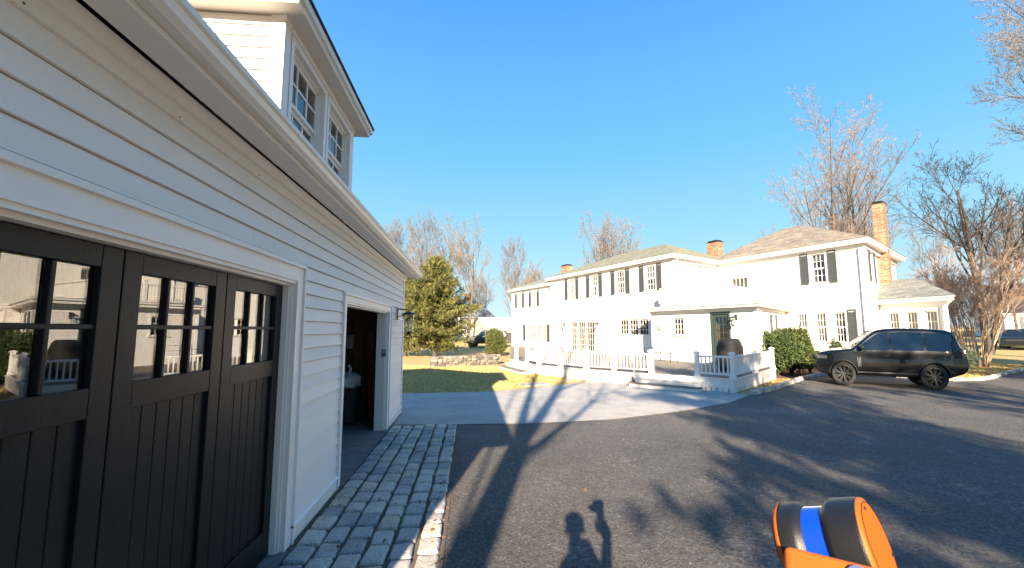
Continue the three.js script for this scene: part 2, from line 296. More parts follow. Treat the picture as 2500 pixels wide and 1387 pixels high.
function roofPlane(parent, [a, b, c, d], style, name = 'roof_shingles') {
  const r = rng(roofSeed++), g = gb(), up = V().subVectors(d, a), hgt = Math.max(V().subVectors(d, a).dot(V().subVectors(d, a)) ** 0.5, V().subVectors(c, b).length());
  const n = V().subVectors(b, a).cross(V().subVectors(d.distanceTo(a) > 0.01 ? d : c, a)).normalize(), rows = Math.max(1, Math.round(hgt / style.course));
  g.color(...style.tones[0]);
  for (let k = 0; k < rows; k++) {
    const t0 = k / rows, t1 = (k + 1) / rows, l0 = a.clone().lerp(d, t0), r0 = b.clone().lerp(c, t0), l1 = a.clone().lerp(d, t1), r1 = b.clone().lerp(c, t1), W = l0.distanceTo(r0), m = Math.max(1, Math.round(W / style.width));
    let x = 0; const off = (k % 2) * 0.5;
    for (let i = 0; i < m + (off ? 1 : 0); i++) {
      let s = clamp((i - off) / m, 0, 1), e = clamp((i + 1 - off) / m, 0, 1); if (e - s < 1e-4) continue;
      const gap = 0.006 / Math.max(W, 0.1), th = style.thick * (0.8 + 0.5 * r());
      const A = l0.clone().lerp(r0, s + gap), B = l0.clone().lerp(r0, e - gap), C = l1.clone().lerp(r1, e - gap), D = l1.clone().lerp(r1, s + gap);
      const A1 = A.clone().addScaledVector(n, th), B1 = B.clone().addScaledVector(n, th), C1 = C.clone().addScaledVector(n, 0.002), D1 = D.clone().addScaledVector(n, 0.002);
      const tone = style.tones[Math.floor(r() * style.tones.length)], k2 = 0.88 + 0.24 * r(); g.color(tone[0] * k2, tone[1] * k2, tone[2] * k2);
      g.quad(A1, B1, C1, D1).quad(A, B, B1, A1).quad(B, C, C1, B1).quad(D, A, A1, D1);
    }
  }
  g.color(...mul(style.tones[0], 0.5)); g.quad(a, b, c, d);
  const m = g.build(name, slates, parent); m.userData.kind = 'stuff'; return m;
}
function brickStack(parent, cx, cz, w, d, y0, y1, tones = [[0.36, 0.14, 0.075], [0.42, 0.18, 0.095], [0.30, 0.115, 0.065], [0.46, 0.23, 0.13]], turn = 0, cap = true, seed = 9) {
  const r = rng(seed), g = gb(), ch = 0.075; g.m = new THREE.Matrix4().makeRotationY(turn).setPosition(cx, 0, cz);
  g.color(0.5, 0.45, 0.38).box(-w / 2 + 0.006, w / 2 - 0.006, y0, y1, -d / 2 + 0.006, d / 2 - 0.006);
  let k = 0;
  for (let y = y0; y < y1 - 0.02; y += ch, k++) {
    for (const [len, dep, ax] of [[w, d, 0], [d, w, 1]]) for (const f of [-1, 1]) {
      const nb = Math.max(2, Math.round(len / 0.215)), bl = len / nb, off = (k % 2) * bl / 2;
      for (let i = -1; i < nb + 1; i++) {
        let s = clamp(-len / 2 + i * bl + off + 0.006, -len / 2, len / 2), e = clamp(-len / 2 + (i + 1) * bl + off - 0.006, -len / 2, len / 2); if (e - s < 0.02) continue;
        const t = tones[Math.floor(r() * tones.length)], q = 0.85 + 0.3 * r(); g.color(t[0] * q, t[1] * q, t[2] * q);
        const o0 = f * (dep / 2 - 0.03), o1 = f * (dep / 2);
        ax ? g.box(o0, o1, y + 0.005, y + ch - 0.006, s, e) : g.box(s, e, y + 0.005, y + ch - 0.006, o0, o1);
      }
    }
  }
  const m = g.build('brickwork', bricks, parent); m.userData.kind = 'stuff';
  if (cap) { const c = gb(); c.m = g.m; c.box(-w / 2 - 0.02, w / 2 + 0.02, y1, y1 + 0.05, -d / 2 - 0.02, d / 2 + 0.02).box(-w / 2 + 0.06, w / 2 - 0.06, y1 + 0.05, y1 + 0.13, -d / 2 + 0.06, d / 2 - 0.06).build('chimney_cap', M.blackMetal, parent); }
  return m;
}

// ---------------------------------------------------------------- clapboard walls, windows
// a wall frame: x runs from p0 to p1 (left to right seen from outside), z points outwards
function wallMatrix(p0, p1) { const dx = p1[0] - p0[0], dz = p1[1] - p0[1]; return new THREE.Matrix4().makeRotationY(Math.atan2(-dz, dx)).setPosition(p0[0], 0, p0[1]); }
const wallLen = (p0, p1) => Math.hypot(p1[0] - p0[0], p1[1] - p0[1]);
function clapPieces(L, y0, y1, ex, openings, topAt, each) {
  for (let y = y0; y < y1 - 0.005; y += ex) {
    const yt = Math.min(y + ex, y1), cuts = new Set([y, yt]);
    for (const o of openings) for (const q of [o.y0, o.y1]) if (q > y + 0.004 && q < yt - 0.004) cuts.add(q);
    const ys = [...cuts].sort((a, b) => a - b);
    for (let k = 0; k < ys.length - 1; k++) {
      const a = ys[k], b = ys[k + 1], mid = (a + b) / 2; let spans = [[0, topAt ? topAt(mid) : L]];
      for (const o of openings) if (mid > o.y0 && mid < o.y1) spans = spans.flatMap(([s, e]) => [[s, Math.min(e, o.a)], [Math.max(s, o.b), e]].filter(([p, q]) => q - p > 0.01));
      for (const [s, e] of spans) each(s, e, a, b, (a - y) / ex, (b - y) / ex);
    }
  }
}
function clapGeo(g, s, e, a, b, ta, tb, thick = 0.023, thin = 0.004) {
  const za = lerp(thick, thin, ta), zb = lerp(thick, thin, tb), gap = tb > 0.99 ? 0.0055 : -0.0005;
  return g.hexa([V(s, a, za), V(e, a, za), V(e, a, -0.02), V(s, a, -0.02), V(s, b - gap, zb), V(e, b - gap, zb), V(e, b - gap, -0.02), V(s, b - gap, -0.02)]);
}
// openings in wall coordinates: { a, b, y0, y1 }
function sidingMesh(parent, p0, p1, y0, y1, ex, openings, mat = M.white, topAt) {
  const g = gb(); g.m = wallMatrix(p0, p1); clapPieces(wallLen(p0, p1), y0, y1, ex, openings, topAt, (...q) => clapGeo(g, ...q)); const m = g.build('siding', mat, parent); m.userData.kind = 'stuff'; return m;
}
// a window: group > casing, sill, sash, pane..., placed in the wall frame with its opening's lower left corner at (x, y)
function windowUnit(parent, m4, x, y, w, h, o = {}) {
  const { cols = 3, rows = 2, sashes = 2, blind = 0, curtain = false, casing = 0.1, name = 'window', trim = M.trim, glass = M.glass, recess = true, depth = 1.6, noSill = false } = o;
  const win = sub(name, parent); win.applyMatrix4(m4.clone().multiply(new THREE.Matrix4().makeTranslation(x, y, 0)));
  const c = gb();
  c.box(-casing, 0, -0.02, h + casing, -0.02, 0.035).box(w, w + casing, -0.02, h + casing, -0.02, 0.035).box(0, w, h, h + casing, -0.02, 0.035).box(-casing - 0.02, w + casing + 0.02, h + casing, h + casing + 0.03, -0.02, 0.055);
  c.box(0, 0.025, 0, h, -0.11, -0.02).box(w - 0.025, w, 0, h, -0.11, -0.02).box(0.025, w - 0.025, h - 0.025, h, -0.11, -0.02);
  c.build('casing', trim, win);
  if (!noSill) gb().hexa([V(-casing - 0.03, -0.05, 0.075), V(w + casing + 0.03, -0.05, 0.075), V(w + casing + 0.03, -0.05, -0.1), V(-casing - 0.03, -0.05, -0.1), V(-casing - 0.03, -0.015, 0.075), V(w + casing + 0.03, -0.015, 0.075), V(w + casing + 0.03, 0, -0.1), V(-casing - 0.03, 0, -0.1)]).build('sill', trim, win);
  const sh = (h - 0.025) / sashes, st = 0.038, mu = 0.02, x0 = 0.025, x1 = w - 0.025;
  for (let s = 0; s < sashes; s++) {
    const g = gb(), yb = s * sh, yt = yb + sh, zf = sashes > 1 && s === 0 ? -0.075 : -0.045, zb = zf - 0.03;
    g.box(x0, x0 + st, yb, yt, zb, zf).box(x1 - st, x1, yb, yt, zb, zf).box(x0 + st, x1 - st, yb, yb + st, zb, zf).box(x0 + st, x1 - st, yt - st, yt, zb, zf);
    const pw = (x1 - x0 - 2 * st - mu * (cols - 1)) / cols, ph = (sh - 2 * st - mu * (rows - 1)) / rows;
    for (let i = 1; i < cols; i++) g.box(x0 + st + i * pw + (i - 1) * mu, x0 + st + i * (pw + mu), yb + st, yt - st, zb + 0.006, zf - 0.002);
    for (let j = 1; j < rows; j++) for (let i = 0; i < cols; i++) g.box(x0 + st + i * (pw + mu), x0 + st + i * (pw + mu) + pw, yb + st + j * ph + (j - 1) * mu, yb + st + j * (ph + mu), zb + 0.006, zf - 0.002);
    g.build('sash', trim, win);
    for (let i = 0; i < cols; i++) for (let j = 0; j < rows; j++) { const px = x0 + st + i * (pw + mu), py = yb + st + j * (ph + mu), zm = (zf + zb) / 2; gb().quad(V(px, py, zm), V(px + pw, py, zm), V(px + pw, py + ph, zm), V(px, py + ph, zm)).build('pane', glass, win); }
  }
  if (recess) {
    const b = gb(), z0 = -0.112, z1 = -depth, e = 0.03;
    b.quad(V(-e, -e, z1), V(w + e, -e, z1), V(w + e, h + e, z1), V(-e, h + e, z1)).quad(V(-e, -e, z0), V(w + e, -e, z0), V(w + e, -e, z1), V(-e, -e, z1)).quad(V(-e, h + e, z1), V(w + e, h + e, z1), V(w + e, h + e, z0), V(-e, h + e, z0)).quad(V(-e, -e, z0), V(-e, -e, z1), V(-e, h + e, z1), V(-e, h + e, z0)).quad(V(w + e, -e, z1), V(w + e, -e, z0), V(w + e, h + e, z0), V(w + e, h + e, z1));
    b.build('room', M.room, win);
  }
  if (blind > 0) gb().box(0.03, w - 0.03, h * (1 - blind), h, -0.135, -0.13).build('roller_blind', M.blind, win);
  if (curtain) for (const s of [0, 1]) {
    const g = gb(), n = 7, cw = w * 0.24, P = [];
    for (let i = 0; i <= n; i++) P.push([s ? w - 0.02 - cw * i / n : 0.02 + cw * i / n, -0.16 + (i % 2 ? 0.03 : 0)]);
    for (let i = 0; i < n; i++) g.quad(V(P[i][0], 0, P[i][1]), V(P[i + 1][0], 0, P[i + 1][1]), V(P[i + 1][0], h, P[i + 1][1]), V(P[i][0], h, P[i][1]));
    g.build('curtain', M.curtain, win);
  }
  return win;
}

// ---------------------------------------------------------------- garage
const WX = -1.54, GZ0 = 0.6, GZ1 = -10.02;           // front wall plane and its two ends
const garage = thing('garage', 'white clapboard garage with dark folding doors, long gutter and a dormer', 'garage');
{
  const s = (z) => GZ0 - z, L = GZ0 - GZ1, m4 = wallMatrix([WX, GZ0], [WX, GZ1]), r = rng(21);
  const d1 = { z0: -0.4, z1: -3.93, h: 2.23 }, d2 = { z0: -5.47, z1: -8.3, h: 2.15 };
  const C1 = 0.13, C2 = 0.12;
  const openings = [
    { a: s(d1.z0) - C1, b: s(d1.z1) + C1, y0: -1, y1: d1.h + 0.2 }, { a: s(d2.z0) - C2, b: s(d2.z1) + C2, y0: -1, y1: d2.h + 0.16 },
    { a: -1, b: 0.11, y0: -1, y1: 9 }, { a: L - 0.11, b: L + 1, y0: -1, y1: 9 }];
  const tones = [M.white, M.white2, M.white3];
  clapPieces(L, 0.16, 2.93, 0.1265, openings, null, (a, e, ...q) => {
    const cuts = [a]; if (e - a > 5) cuts.push(a + (e - a) * (0.3 + 0.4 * r())); cuts.push(e);
    for (let i = 0; i < cuts.length - 1; i++) { const g = gb(); g.m = m4; clapGeo(g, cuts[i] + (i ? 0.0012 : 0), cuts[i + 1] - (i < cuts.length - 2 ? 0.0012 : 0), ...q); g.build('clapboard', tones[Math.floor(r() * 3)], garage); }
  });
  const put = (name, mat, f, parent = garage) => { const g = gb(); g.m = m4; f(g); return g.build(name, mat, parent); };
  put('sheathing', M.white2, (g) => { // backing behind the boards, with the door openings left free
    g.box(0, s(d1.z0), 0, 3.0, -0.14, -0.021).box(s(d1.z1), s(d2.z0), 0, 3.0, -0.14, -0.021).box(s(d2.z1), L, 0, 3.0, -0.14, -0.021).box(s(d1.z0), s(d1.z1), d1.h + 0.06, 3.0, -0.14, -0.021).box(s(d2.z0), s(d2.z1), d2.h + 0.05, 3.0, -0.14, -0.021);
  });
  for (const [a, b] of [[0.11, s(d1.z0) - C1], [s(d1.z1) + C1, s(d2.z0) - C2], [s(d2.z1) + C2, L - 0.11]]) put('water_table', M.trim, (g) => g.box(a, b, 0.015, 0.15, -0.02, 0.022).hexa([V(a, 0.15, 0.045), V(b, 0.15, 0.045), V(b, 0.15, -0.02), V(a, 0.15, -0.02), V(a, 0.16, 0.045), V(b, 0.16, 0.045), V(b, 0.185, 0.0), V(a, 0.185, 0.0)]));
  for (const [a, b] of [[0, 0.11], [L - 0.11, L]]) put('corner_board', M.trim, (g) => g.box(a, b, 0.015, 2.93, -0.02, 0.026));
  put('foundation', M.concrete, (g) => g.box(-0.01, L + 0.01, -0.2, 0.014, -0.15, 0.012));
  // eave: frieze, bed mould, soffit boards, fascia, gutter
  put('frieze_board', M.trim, (g) => g.box(0, L, 2.93, 3.035, -0.02, 0.028));
  put('bed_mould', M.trim, (g) => g.prism([[0.028, 2.995], [0.05, 3.0], [0.075, 3.03], [0.085, 3.052], [0.028, 3.052]], 0, L, (u, v, w) => V(L - w, v, u)));
  put('soffit_board', M.trim, (g) => g.box(-0.25, L + 0.25, 3.053, 3.068, 0.11, 0.27)); 
  put('fascia', M.trim, (g) => g.box(-0.27, L + 0.27, 3.03, 3.16, 0.272, 0.29));
  const prof = [[0.292, 3.06], [0.345, 3.06], [0.352, 3.068], [0.372, 3.085], [0.378, 3.105], [0.384, 3.118], [0.398, 3.13], [0.402, 3.15], [0.400, 3.158], [0.390, 3.158], [0.388, 3.132], [0.374, 3.116], [0.366, 3.098], [0.345, 3.072], [0.30, 3.07], [0.30, 3.155], [0.292, 3.155]];
  put('gutter', M.gutter, (g) => g.prism(prof, 0, L + 0.7, (u, v, w) => V(L + 0.35 - w, v, u)));
  put('gutter_end_cap', M.gutter, (g) => g.box(L + 0.351, L + 0.356, 3.06, 3.155, 0.292, 0.398));
  for (let k = 0; k < 26; k++) put('nail_head', M.shutter, (g) => g.cbox(0.5 + k * 0.4 + (r() - 0.5) * 0.08, 2.945 + (k % 2) * 0.07, 0.0285, 0.007, 0.007, 0.004));
  // casings
  for (const [d, C, cap] of [[d1, C1, 0.2], [d2, C2, 0.16]]) {
    const a = s(d.z0), b = s(d.z1);
    for (const [p, q, t] of [[a - C, a, a - C], [b, b + C, b + C]]) {
      put('jamb_casing', M.trim, (g) => g.box(p, q, 0.015, d.h + cap - 0.035, -0.02, 0.022));
      put('back_band', M.trim, (g) => g.box(t === p ? p - 0.022 : q + 0.0, t === p ? p : q + 0.022, 0.015, d.h + cap - 0.035, -0.02, 0.04));
    }
    put('head_casing', M.trim, (g) => g.box(a, b, d.h + 0.045, d.h + cap - 0.035, -0.02, 0.022));
    put('drip_cap', M.trim, (g) => g.box(a - C - 0.022, b + C + 0.022, d.h + cap - 0.035, d.h + cap - 0.015, -0.02, 0.045).box(a - C - 0.03, b + C + 0.03, d.h + cap - 0.015, d.h + cap, -0.02, 0.034));
    put('door_stop', M.trim, (g) => g.box(a, b, d.h + 0.02, d.h + 0.045, -0.13, 0.008).box(a, b, d.h, d.h + 0.02, -0.13, -0.03));
    for (const [p, q] of [[a - 0.0005, a + 0.02], [b - 0.02, b + 0.0005]]) put('jamb', M.trim, (g) => g.box(p, q, 0.015, d.h, -0.2, -0.019).box(p === b - 0.02 ? p - 0.014 : q, p === b - 0.02 ? p : q + 0.014, 0.015, d.h, -0.2, -0.04));
    put('threshold', M.concrete, (g) => g.box(a, b, -0.1, 0.02, -0.5, 0.06));
  }
  // four folding door leaves
  const n = 4, a = s(d1.z0) + 0.036, b = s(d1.z1) - 0.036, lw = (b - a) / n;
  for (let k = 0; k < n; k++) {
    const leaf = sub('door_leaf', garage); const x0 = a + k * lw + 0.004, x1 = a + (k + 1) * lw - 0.004;
    const F = -0.085, B = -0.13, st = 0.115, y0 = 0.03, y1 = d1.h - 0.004, gy0 = 1.60, gy1 = 2.125, py1 = 1.47, py0 = 0.25;
    const bv = (g, ...q) => g.bevelBox(...q, 0.004);
    put('stile', M.door, (g) => bv(g, x0, x0 + st, y0, y1, B, F), leaf); put('stile', M.door, (g) => bv(g, x1 - st, x1, y0, y1, B, F), leaf);
    for (const [p, q] of [[y0, py0], [py1, gy0], [gy1, y1]]) put('rail', M.door, (g) => bv(g, x0 + st, x1 - st, p, q, B + 0.001, F - 0.001), leaf);
    const gx0 = x0 + st, gx1 = x1 - st, mw = 0.024;
    for (const t of [1 / 3, 2 / 3]) put('muntin', M.door, (g) => g.bevelBox(lerp(gx0, gx1, t) - mw / 2, lerp(gx0, gx1, t) + mw / 2, gy0, gy1, B + 0.01, F - 0.006, 0.005), leaf);
    put('muntin', M.door, (g) => g.bevelBox(gx0, gx1, (gy0 + gy1) / 2 - mw / 2, (gy0 + gy1) / 2 + mw / 2, B + 0.011, F - 0.007, 0.005), leaf);
    for (let i = 0; i < 3; i++) for (let j = 0; j < 2; j++) put('pane', M.doorGlass, (g) => g.box(lerp(gx0, gx1, i / 3) + (i ? mw / 2 : 0), lerp(gx0, gx1, (i + 1) / 3) - (i < 2 ? mw / 2 : 0), lerp(gy0, gy1, j / 2) + (j ? mw / 2 : 0), lerp(gy0, gy1, (j + 1) / 2) - (j ? 0 : mw / 2), -0.117, -0.111), leaf);
    const np = 6, pw = (gx1 - gx0) / np;
    for (let i = 0; i < np; i++) put('plank', M.door, (g) => g.bevelBox(gx0 + i * pw + 0.0016, gx0 + (i + 1) * pw - 0.0016, py0, py1, -0.126, -0.1065, 0.005), leaf);
    put('plank_backing', M.door, (g) => g.box(gx0, gx1, py0, py1, -0.1295, -0.1265), leaf);
  }
  // other walls (plain boards out of sight) and hip roof
  const bx = -8.9; const P = (x, y, z) => V(x, y, z);
  const side = (p0, p1, y1) => sidingMesh(garage, p0, p1, 0.02, y1, 0.1265, []);
  side([WX - 0.02, GZ1], [bx, GZ1], 3.03); side([bx, GZ0], [WX - 0.02, GZ0], 3.03); side([bx, GZ1], [bx, GZ0], 3.03);
  gb().box(bx - 0.02, bx + 0.1, 0, 3.03, GZ1, GZ0).box(bx + 0.1, WX - 0.15, 0, 3.03, GZ1 + 0.022, GZ1 + 0.12).box(bx + 0.1, WX - 0.15, 0, 3.03, GZ0 - 0.12, GZ0 - 0.022).build('inner_wall', M.bareWood, garage);
  gb().box(bx + 0.1, WX - 0.2, -0.1, 0.012, GZ1 + 0.12, GZ0 - 0.12).build('garage_floor', M.concrete, garage);
  gb().box(bx + 0.1, WX - 0.14, 2.9, 2.98, GZ1 + 0.12, GZ0 - 0.12).build('ceiling', M.bareWood, garage);
  gb().box(bx + 0.1, WX - 0.15, 0.012, 2.9, -4.75, -4.65).build('partition', M.bareWood, garage);
  const ex = WX + 0.33, ez0 = GZ0 + 0.35, ez1 = GZ1 - 0.35, exb = bx - 0.33, y0 = 3.165, run = (ex - exb) / 2, rx = (ex + exb) / 2, ry = y0 + run * 0.62;
  roofPlane(garage, [P(ex, y0, ez0), P(ex, y0, ez1), P(rx, ry, ez1 + run), P(rx, ry, ez0 - run)], darkTabs, 'roof_shingles');
  roofPlane(garage, [P(ex, y0, ez1), P(exb, y0, ez1), P(rx, ry, ez1 + run), P(rx, ry, ez1 + run)], darkTabs, 'roof_shingles');
  roofPlane(garage, [P(exb, y0, ez1), P(exb, y0, ez0), P(rx, ry, ez0 - run), P(rx, ry, ez1 + run)], darkTabs, 'roof_shingles');
  roofPlane(garage, [P(exb, y0, ez0), P(ex, y0, ez0), P(rx, ry, ez0 - run), P(rx, ry, ez0 - run)], darkTabs, 'roof_shingles');
  gb().quad(P(exb, 3.05, ez1), P(WX - 0.02, 3.05, ez1), P(WX - 0.02, 3.05, ez0), P(exb, 3.05, ez0)).box(exb, ex - 0.06, 3.04, 3.16, ez1 + 0.002, ez1 + 0.02).box(exb, ex - 0.06, 3.04, 3.16, ez0 - 0.02, ez0 - 0.002).box(exb, exb + 0.02, 3.04, 3.16, ez1 + 0.02, ez0 - 0.02).build('eave_soffit', M.trim, garage);

  // dormer
  const dorm = sub('dormer', garage), dx = -1.70, dz0 = -3.78, dz1 = -6.0, dT = 4.66, rs = 0.62, roofY = (x) => y0 + (ex - x) * rs, back = ex - (dT - y0) / rs;
  const dm = wallMatrix([dx, dz0], [dx, dz1]), dL = dz0 - dz1, wy0 = 3.52, wy1 = 4.51, ww = 0.86;
  const wa = [0.17, dL - 0.17 - ww];
  const dput = (name, mat, m, f) => { const g = gb(); g.m = m; f(g); return g.build(name, mat, dorm); };
  const dop = [...wa.map((q) => ({ a: q - 0.09, b: q + ww + 0.09, y0: wy0 - 0.05, y1: wy1 + 0.1 })), { a: -1, b: 0.1, y0: 0, y1: 9 }, { a: dL - 0.1, b: dL + 1, y0: 0, y1: 9 }, { a: wa[0], b: wa[1] + ww, y0: wy0 - 0.05, y1: wy1 + 0.1 }];
  clapPieces(dL, 3.36, dT - 0.06, 0.105, dop, null, (...q) => dput('clapboard', tones[Math.floor(r() * 3)], dm, (g) => clapGeo(g, ...q)));
  for (const [p, q] of [[0, 0.1], [dL - 0.1, dL]]) dput('corner_board', M.trim, dm, (g) => g.box(p, q, 3.3, dT - 0.06, -0.1, 0.026));
  dput('mullion_casing', M.trim, dm, (g) => g.box(wa[0] + ww + 0.07, wa[1] - 0.07, wy0 - 0.05, wy1 + 0.1, -0.02, 0.03));
  dput('frieze_board', M.trim, dm, (g) => g.box(-0.03, dL + 0.03, dT - 0.06, dT + 0.02, -0.02, 0.03));
  for (const q of wa) windowUnit(garage, dm, q, wy0, ww, wy1 - wy0, { cols: 3, rows: 2, casing: 0.06, depth: 0.9, noSill: false });
  // cheeks
  const cm = [wallMatrix([back, dz0], [dx, dz0]), wallMatrix([dx, dz1], [back, dz1])], cl = dx - back;
  clapPieces(cl, 3.4, dT, 0.105, [], null, (a0, e0, y, yt, ta, tb) => {
    const xr = Math.min(dx, ex - ((y + yt) / 2 - y0) / rs) , len = dx - Math.min(dx, ex - ((y + yt) / 2 - y0 + 0.03) / rs);
    if (len < 0.06) return;
    dput('clapboard', tones[Math.floor(r() * 3)], cm[0], (g) => clapGeo(g, cl - len, cl - 0.1, y, yt, ta, tb)); dput('clapboard', tones[Math.floor(r() * 3)], cm[1], (g) => clapGeo(g, 0.1, len, y, yt, ta, tb));
  });
  dput('corner_board', M.trim, cm[0], (g) => g.box(cl - 0.1, cl + 0.024, 3.3, dT, -0.02, 0.024)); dput('corner_board', M.trim, cm[1], (g) => g.box(-0.024, 0.1, 3.3, dT, -0.02, 0.024));
  gb().prism([[dx - 0.02, 3.3], [dx - 0.02, dT], [back, dT]], dz1 + 0.022, dz1 + 0.1, (u, v, w) => V(u, v, w)).prism([[dx - 0.02, 3.3], [dx - 0.02, dT], [back, dT]], dz0 - 0.1, dz0 - 0.022, (u, v, w) => V(u, v, w)).build('dormer_core', M.white2, dorm);
  // dormer roof: boxed eave with fascia, low hip
  const oh = 0.2, fx = dx + oh, fz0 = dz0 + oh, fz1 = dz1 - oh, fT = dT + 0.11, bk = back - 0.5;
  gb().box(bk, fx - 0.02, dT, dT + 0.02, fz1 + 0.02, fz0 - 0.02).build('soffit', M.trim, dorm);
  gb().box(fx - 0.02, fx, dT - 0.015, fT, fz1 + 0.001, fz0 - 0.001).box(bk, fx - 0.021, dT - 0.015, fT, fz0 - 0.02, fz0).box(bk, fx - 0.021, dT - 0.015, fT, fz1, fz1 + 0.02).build('fascia', M.trim, dorm);
  gb().box(fx, fx + 0.035, fT - 0.075, fT - 0.002, fz1 - 0.03, fz0 + 0.03).box(bk, fx - 0.001, fT - 0.075, fT - 0.002, fz0 + 0.001, fz0 + 0.034).box(bk, fx - 0.001, fT - 0.075, fT - 0.002, fz1 - 0.034, fz1 - 0.001).build('crown_mould', M.trim, dorm);
  const e = 0.055, cz = (dz0 + dz1) / 2, pk = fT + 0.55, pb = bk - 1.2;
  const Q = [P(fx + e, fT, fz0 + e), P(fx + e, fT, fz1 - e), P(pb, fT, fz1 - e), P(pb, fT, fz0 + e), P(fx - 1.1, pk, cz), P(pb, pk, cz)];
  const rg = gb(), th = V(0, 0.022, 0), up = Q.map((q) => q.clone().add(th));
  rg.tri(up[0], up[1], up[4]).quad(up[1], up[2], up[5], up[4]).quad(up[3], up[0], up[4], up[5]).quad(Q[0], Q[1], up[1], up[0]).quad(Q[1], Q[2], up[2], up[1]).quad(Q[3], Q[0], up[0], up[3]).quad(Q[3], Q[2], Q[1], Q[0]);
  rg.build('roof', M.shingleDark, dorm);
}

// ---------------------------------------------------------------- the white house (own frame: x along its front, z outwards)
const HX = 10.66, HZ = -21.09, HT = -67.957 * Math.PI / 180;
const house = thing('house', 'large white two-storey house with dark shutters and low hipped roofs', 'house', [HX, 0, HZ], HT);
const houseToWorld = new THREE.Matrix4().makeRotationY(HT).setPosition(HX, 0, HZ);
{
  const EX = 0.115;
  const wall = (p0, p1, y0, y1, openings, corners = [1, 1]) => {
    const L = wallLen(p0, p1), m = wallMatrix(p0, p1), op = openings.map((o) => ({ a: o.x - (o.c ?? 0.1), b: o.x + o.w + (o.c ?? 0.1), y0: o.y - 0.05, y1: o.y + o.h + (o.c ?? 0.1) }));
    if (corners[0]) op.push({ a: -1, b: 0.12, y0: -1, y1: 20 }); if (corners[1]) op.push({ a: L - 0.12, b: L + 1, y0: -1, y1: 20 });
    sidingMesh(house, p0, p1, y0, y1, EX, op);
    for (const [on, a] of [[corners[0], 0], [corners[1], L - 0.12]]) if (on) { const g = gb(); g.m = m; g.box(a, a + 0.12, y0, y1, -0.02, 0.024).build('corner_board', M.trim, house); }
    return m;
  };
  const shutter = (m, x, y, w, h) => { // louvred: frame, slats
    const g = gb(); g.m = m.clone().multiply(new THREE.Matrix4().makeTranslation(x, y, 0.026)); const f = 0.045, d = 0.035;
    g.box(0, f, 0, h, 0, d).box(w - f, w, 0, h, 0, d).box(f, w - f, 0, f * 1.4, 0, d).box(f, w - f, h - f * 1.4, h, 0, d).box(f, w - f, h * 0.52 - f / 2, h * 0.52 + f / 2, 0, d);
    for (let k = 0; k < Math.round(h / 0.06); k++) { const y0 = f * 1.4 + k * 0.06; if (y0 + 0.06 > h - f * 1.4) break; g.hexa([V(f, y0, 0.03), V(w - f, y0, 0.03), V(w - f, y0, 0.022), V(f, y0, 0.022), V(f, y0 + 0.055, 0.012), V(w - f, y0 + 0.055, 0.012), V(w - f, y0 + 0.055, 0.004), V(f, y0 + 0.055, 0.004)]); }
    g.build('shutter', M.shutter, house);
  };
  const opsFor = (list) => list.map(([x, y, w, h, c = 0.1]) => ({ x, y, w, h, c }));
  // --- left wing, taller section
  const B0 = [-12.16, 0], B1 = [-0.35, 0], bx = (x) => x + 12.16, cB = [-9.42, -6.9, -4.4, -1.95];
  const upB = cB.map((c) => [bx(c) - 0.36, 4.03, 0.72, 1.36]);
  const french = [-9.62, -8.72, -7.82].map((x) => [bx(x), 0.42, 0.84, 1.98, 0.03]);
  const tri = [-4.55, -3.75, -2.95].map((x) => [bx(x), 1.56, 0.76, 0.88, 0.02]);
  const mB = wall(B0, B1, 0.4, 5.55, opsFor([...upB, ...french, ...tri]));
  upB.forEach(([x, y, w, h], i) => { windowUnit(house, mB, x, y, w, h, { cols: 3, rows: 2, blind: [0.5, 0, 0, 0.55][i], curtain: i === 1 || i === 2 }); shutter(mB, x - 0.47, y - 0.05, 0.36, h + 0.12); shutter(mB, x + w + 0.11, y - 0.05, 0.36, h + 0.12); });
  for (const [x, y, w, h, c] of french) windowUnit(house, mB, x, y, w, h, { cols: 3, rows: 5, sashes: 1, casing: c, name: 'french_door', depth: 2.4, curtain: false });
  for (const [x, y, w, h, c] of tri) windowUnit(house, mB, x, y, w, h, { cols: 3, rows: 3, sashes: 1, casing: c, depth: 2.2 });
  // --- left wing, lower section set back a little
  const A0 = [-18.9, -0.15], A1 = [-12.16, -0.15], ax = (x) => x + 18.9;
  const upA = [-17.42, -14.95].map((c) => [ax(c) - 0.35, 3.78, 0.7, 1.2]), sm = [ax(-12.95), 4.32, 0.55, 0.8], quad = [0, 1, 2, 3].map((k) => [ax(-16.3 + k * 0.84), 0.97, 0.74, 1.22, 0.05]);
  const mA = wall(A0, A1, 0.2, 5.22, opsFor([...upA, sm, ...quad]), [1, 0]);
  upA.forEach(([x, y, w, h], i) => { windowUnit(house, mA, x, y, w, h, { blind: i ? 0.55 : 0.3, curtain: true }); shutter(mA, x - 0.47, y - 0.05, 0.36, h + 0.12); shutter(mA, x + w + 0.11, y - 0.05, 0.36, h + 0.12); });
  windowUnit(house, mA, ...sm.slice(0, 4), { cols: 3, rows: 3, sashes: 1 });
  quad.forEach(([x, y, w, h, c]) => windowUnit(house, mA, x, y, w, h, { cols: 3, rows: 2, casing: c, curtain: false }));
  shutter(mA, quad[0][0] - 0.47, 0.92, 0.38, 1.34); shutter(mA, quad[3][0] + 0.82, 0.92, 0.38, 1.34);
  // remaining walls
  wall([-0.35, 0], [-1.1, -4.3], 0.4, 5.55, [], [1, 0]);
  wall([-18.9, -8], [-18.9, -0.15], 0.2, 5.22, [], [0, 1]); wall([-1.4, -8], [-18.9, -8], 0, 5.22, [], [0, 0]);
  // --- right block
  const R0 = [-1.1, -4.3], R1 = [6.25, -4.3], rx = (x) => x + 1.1;
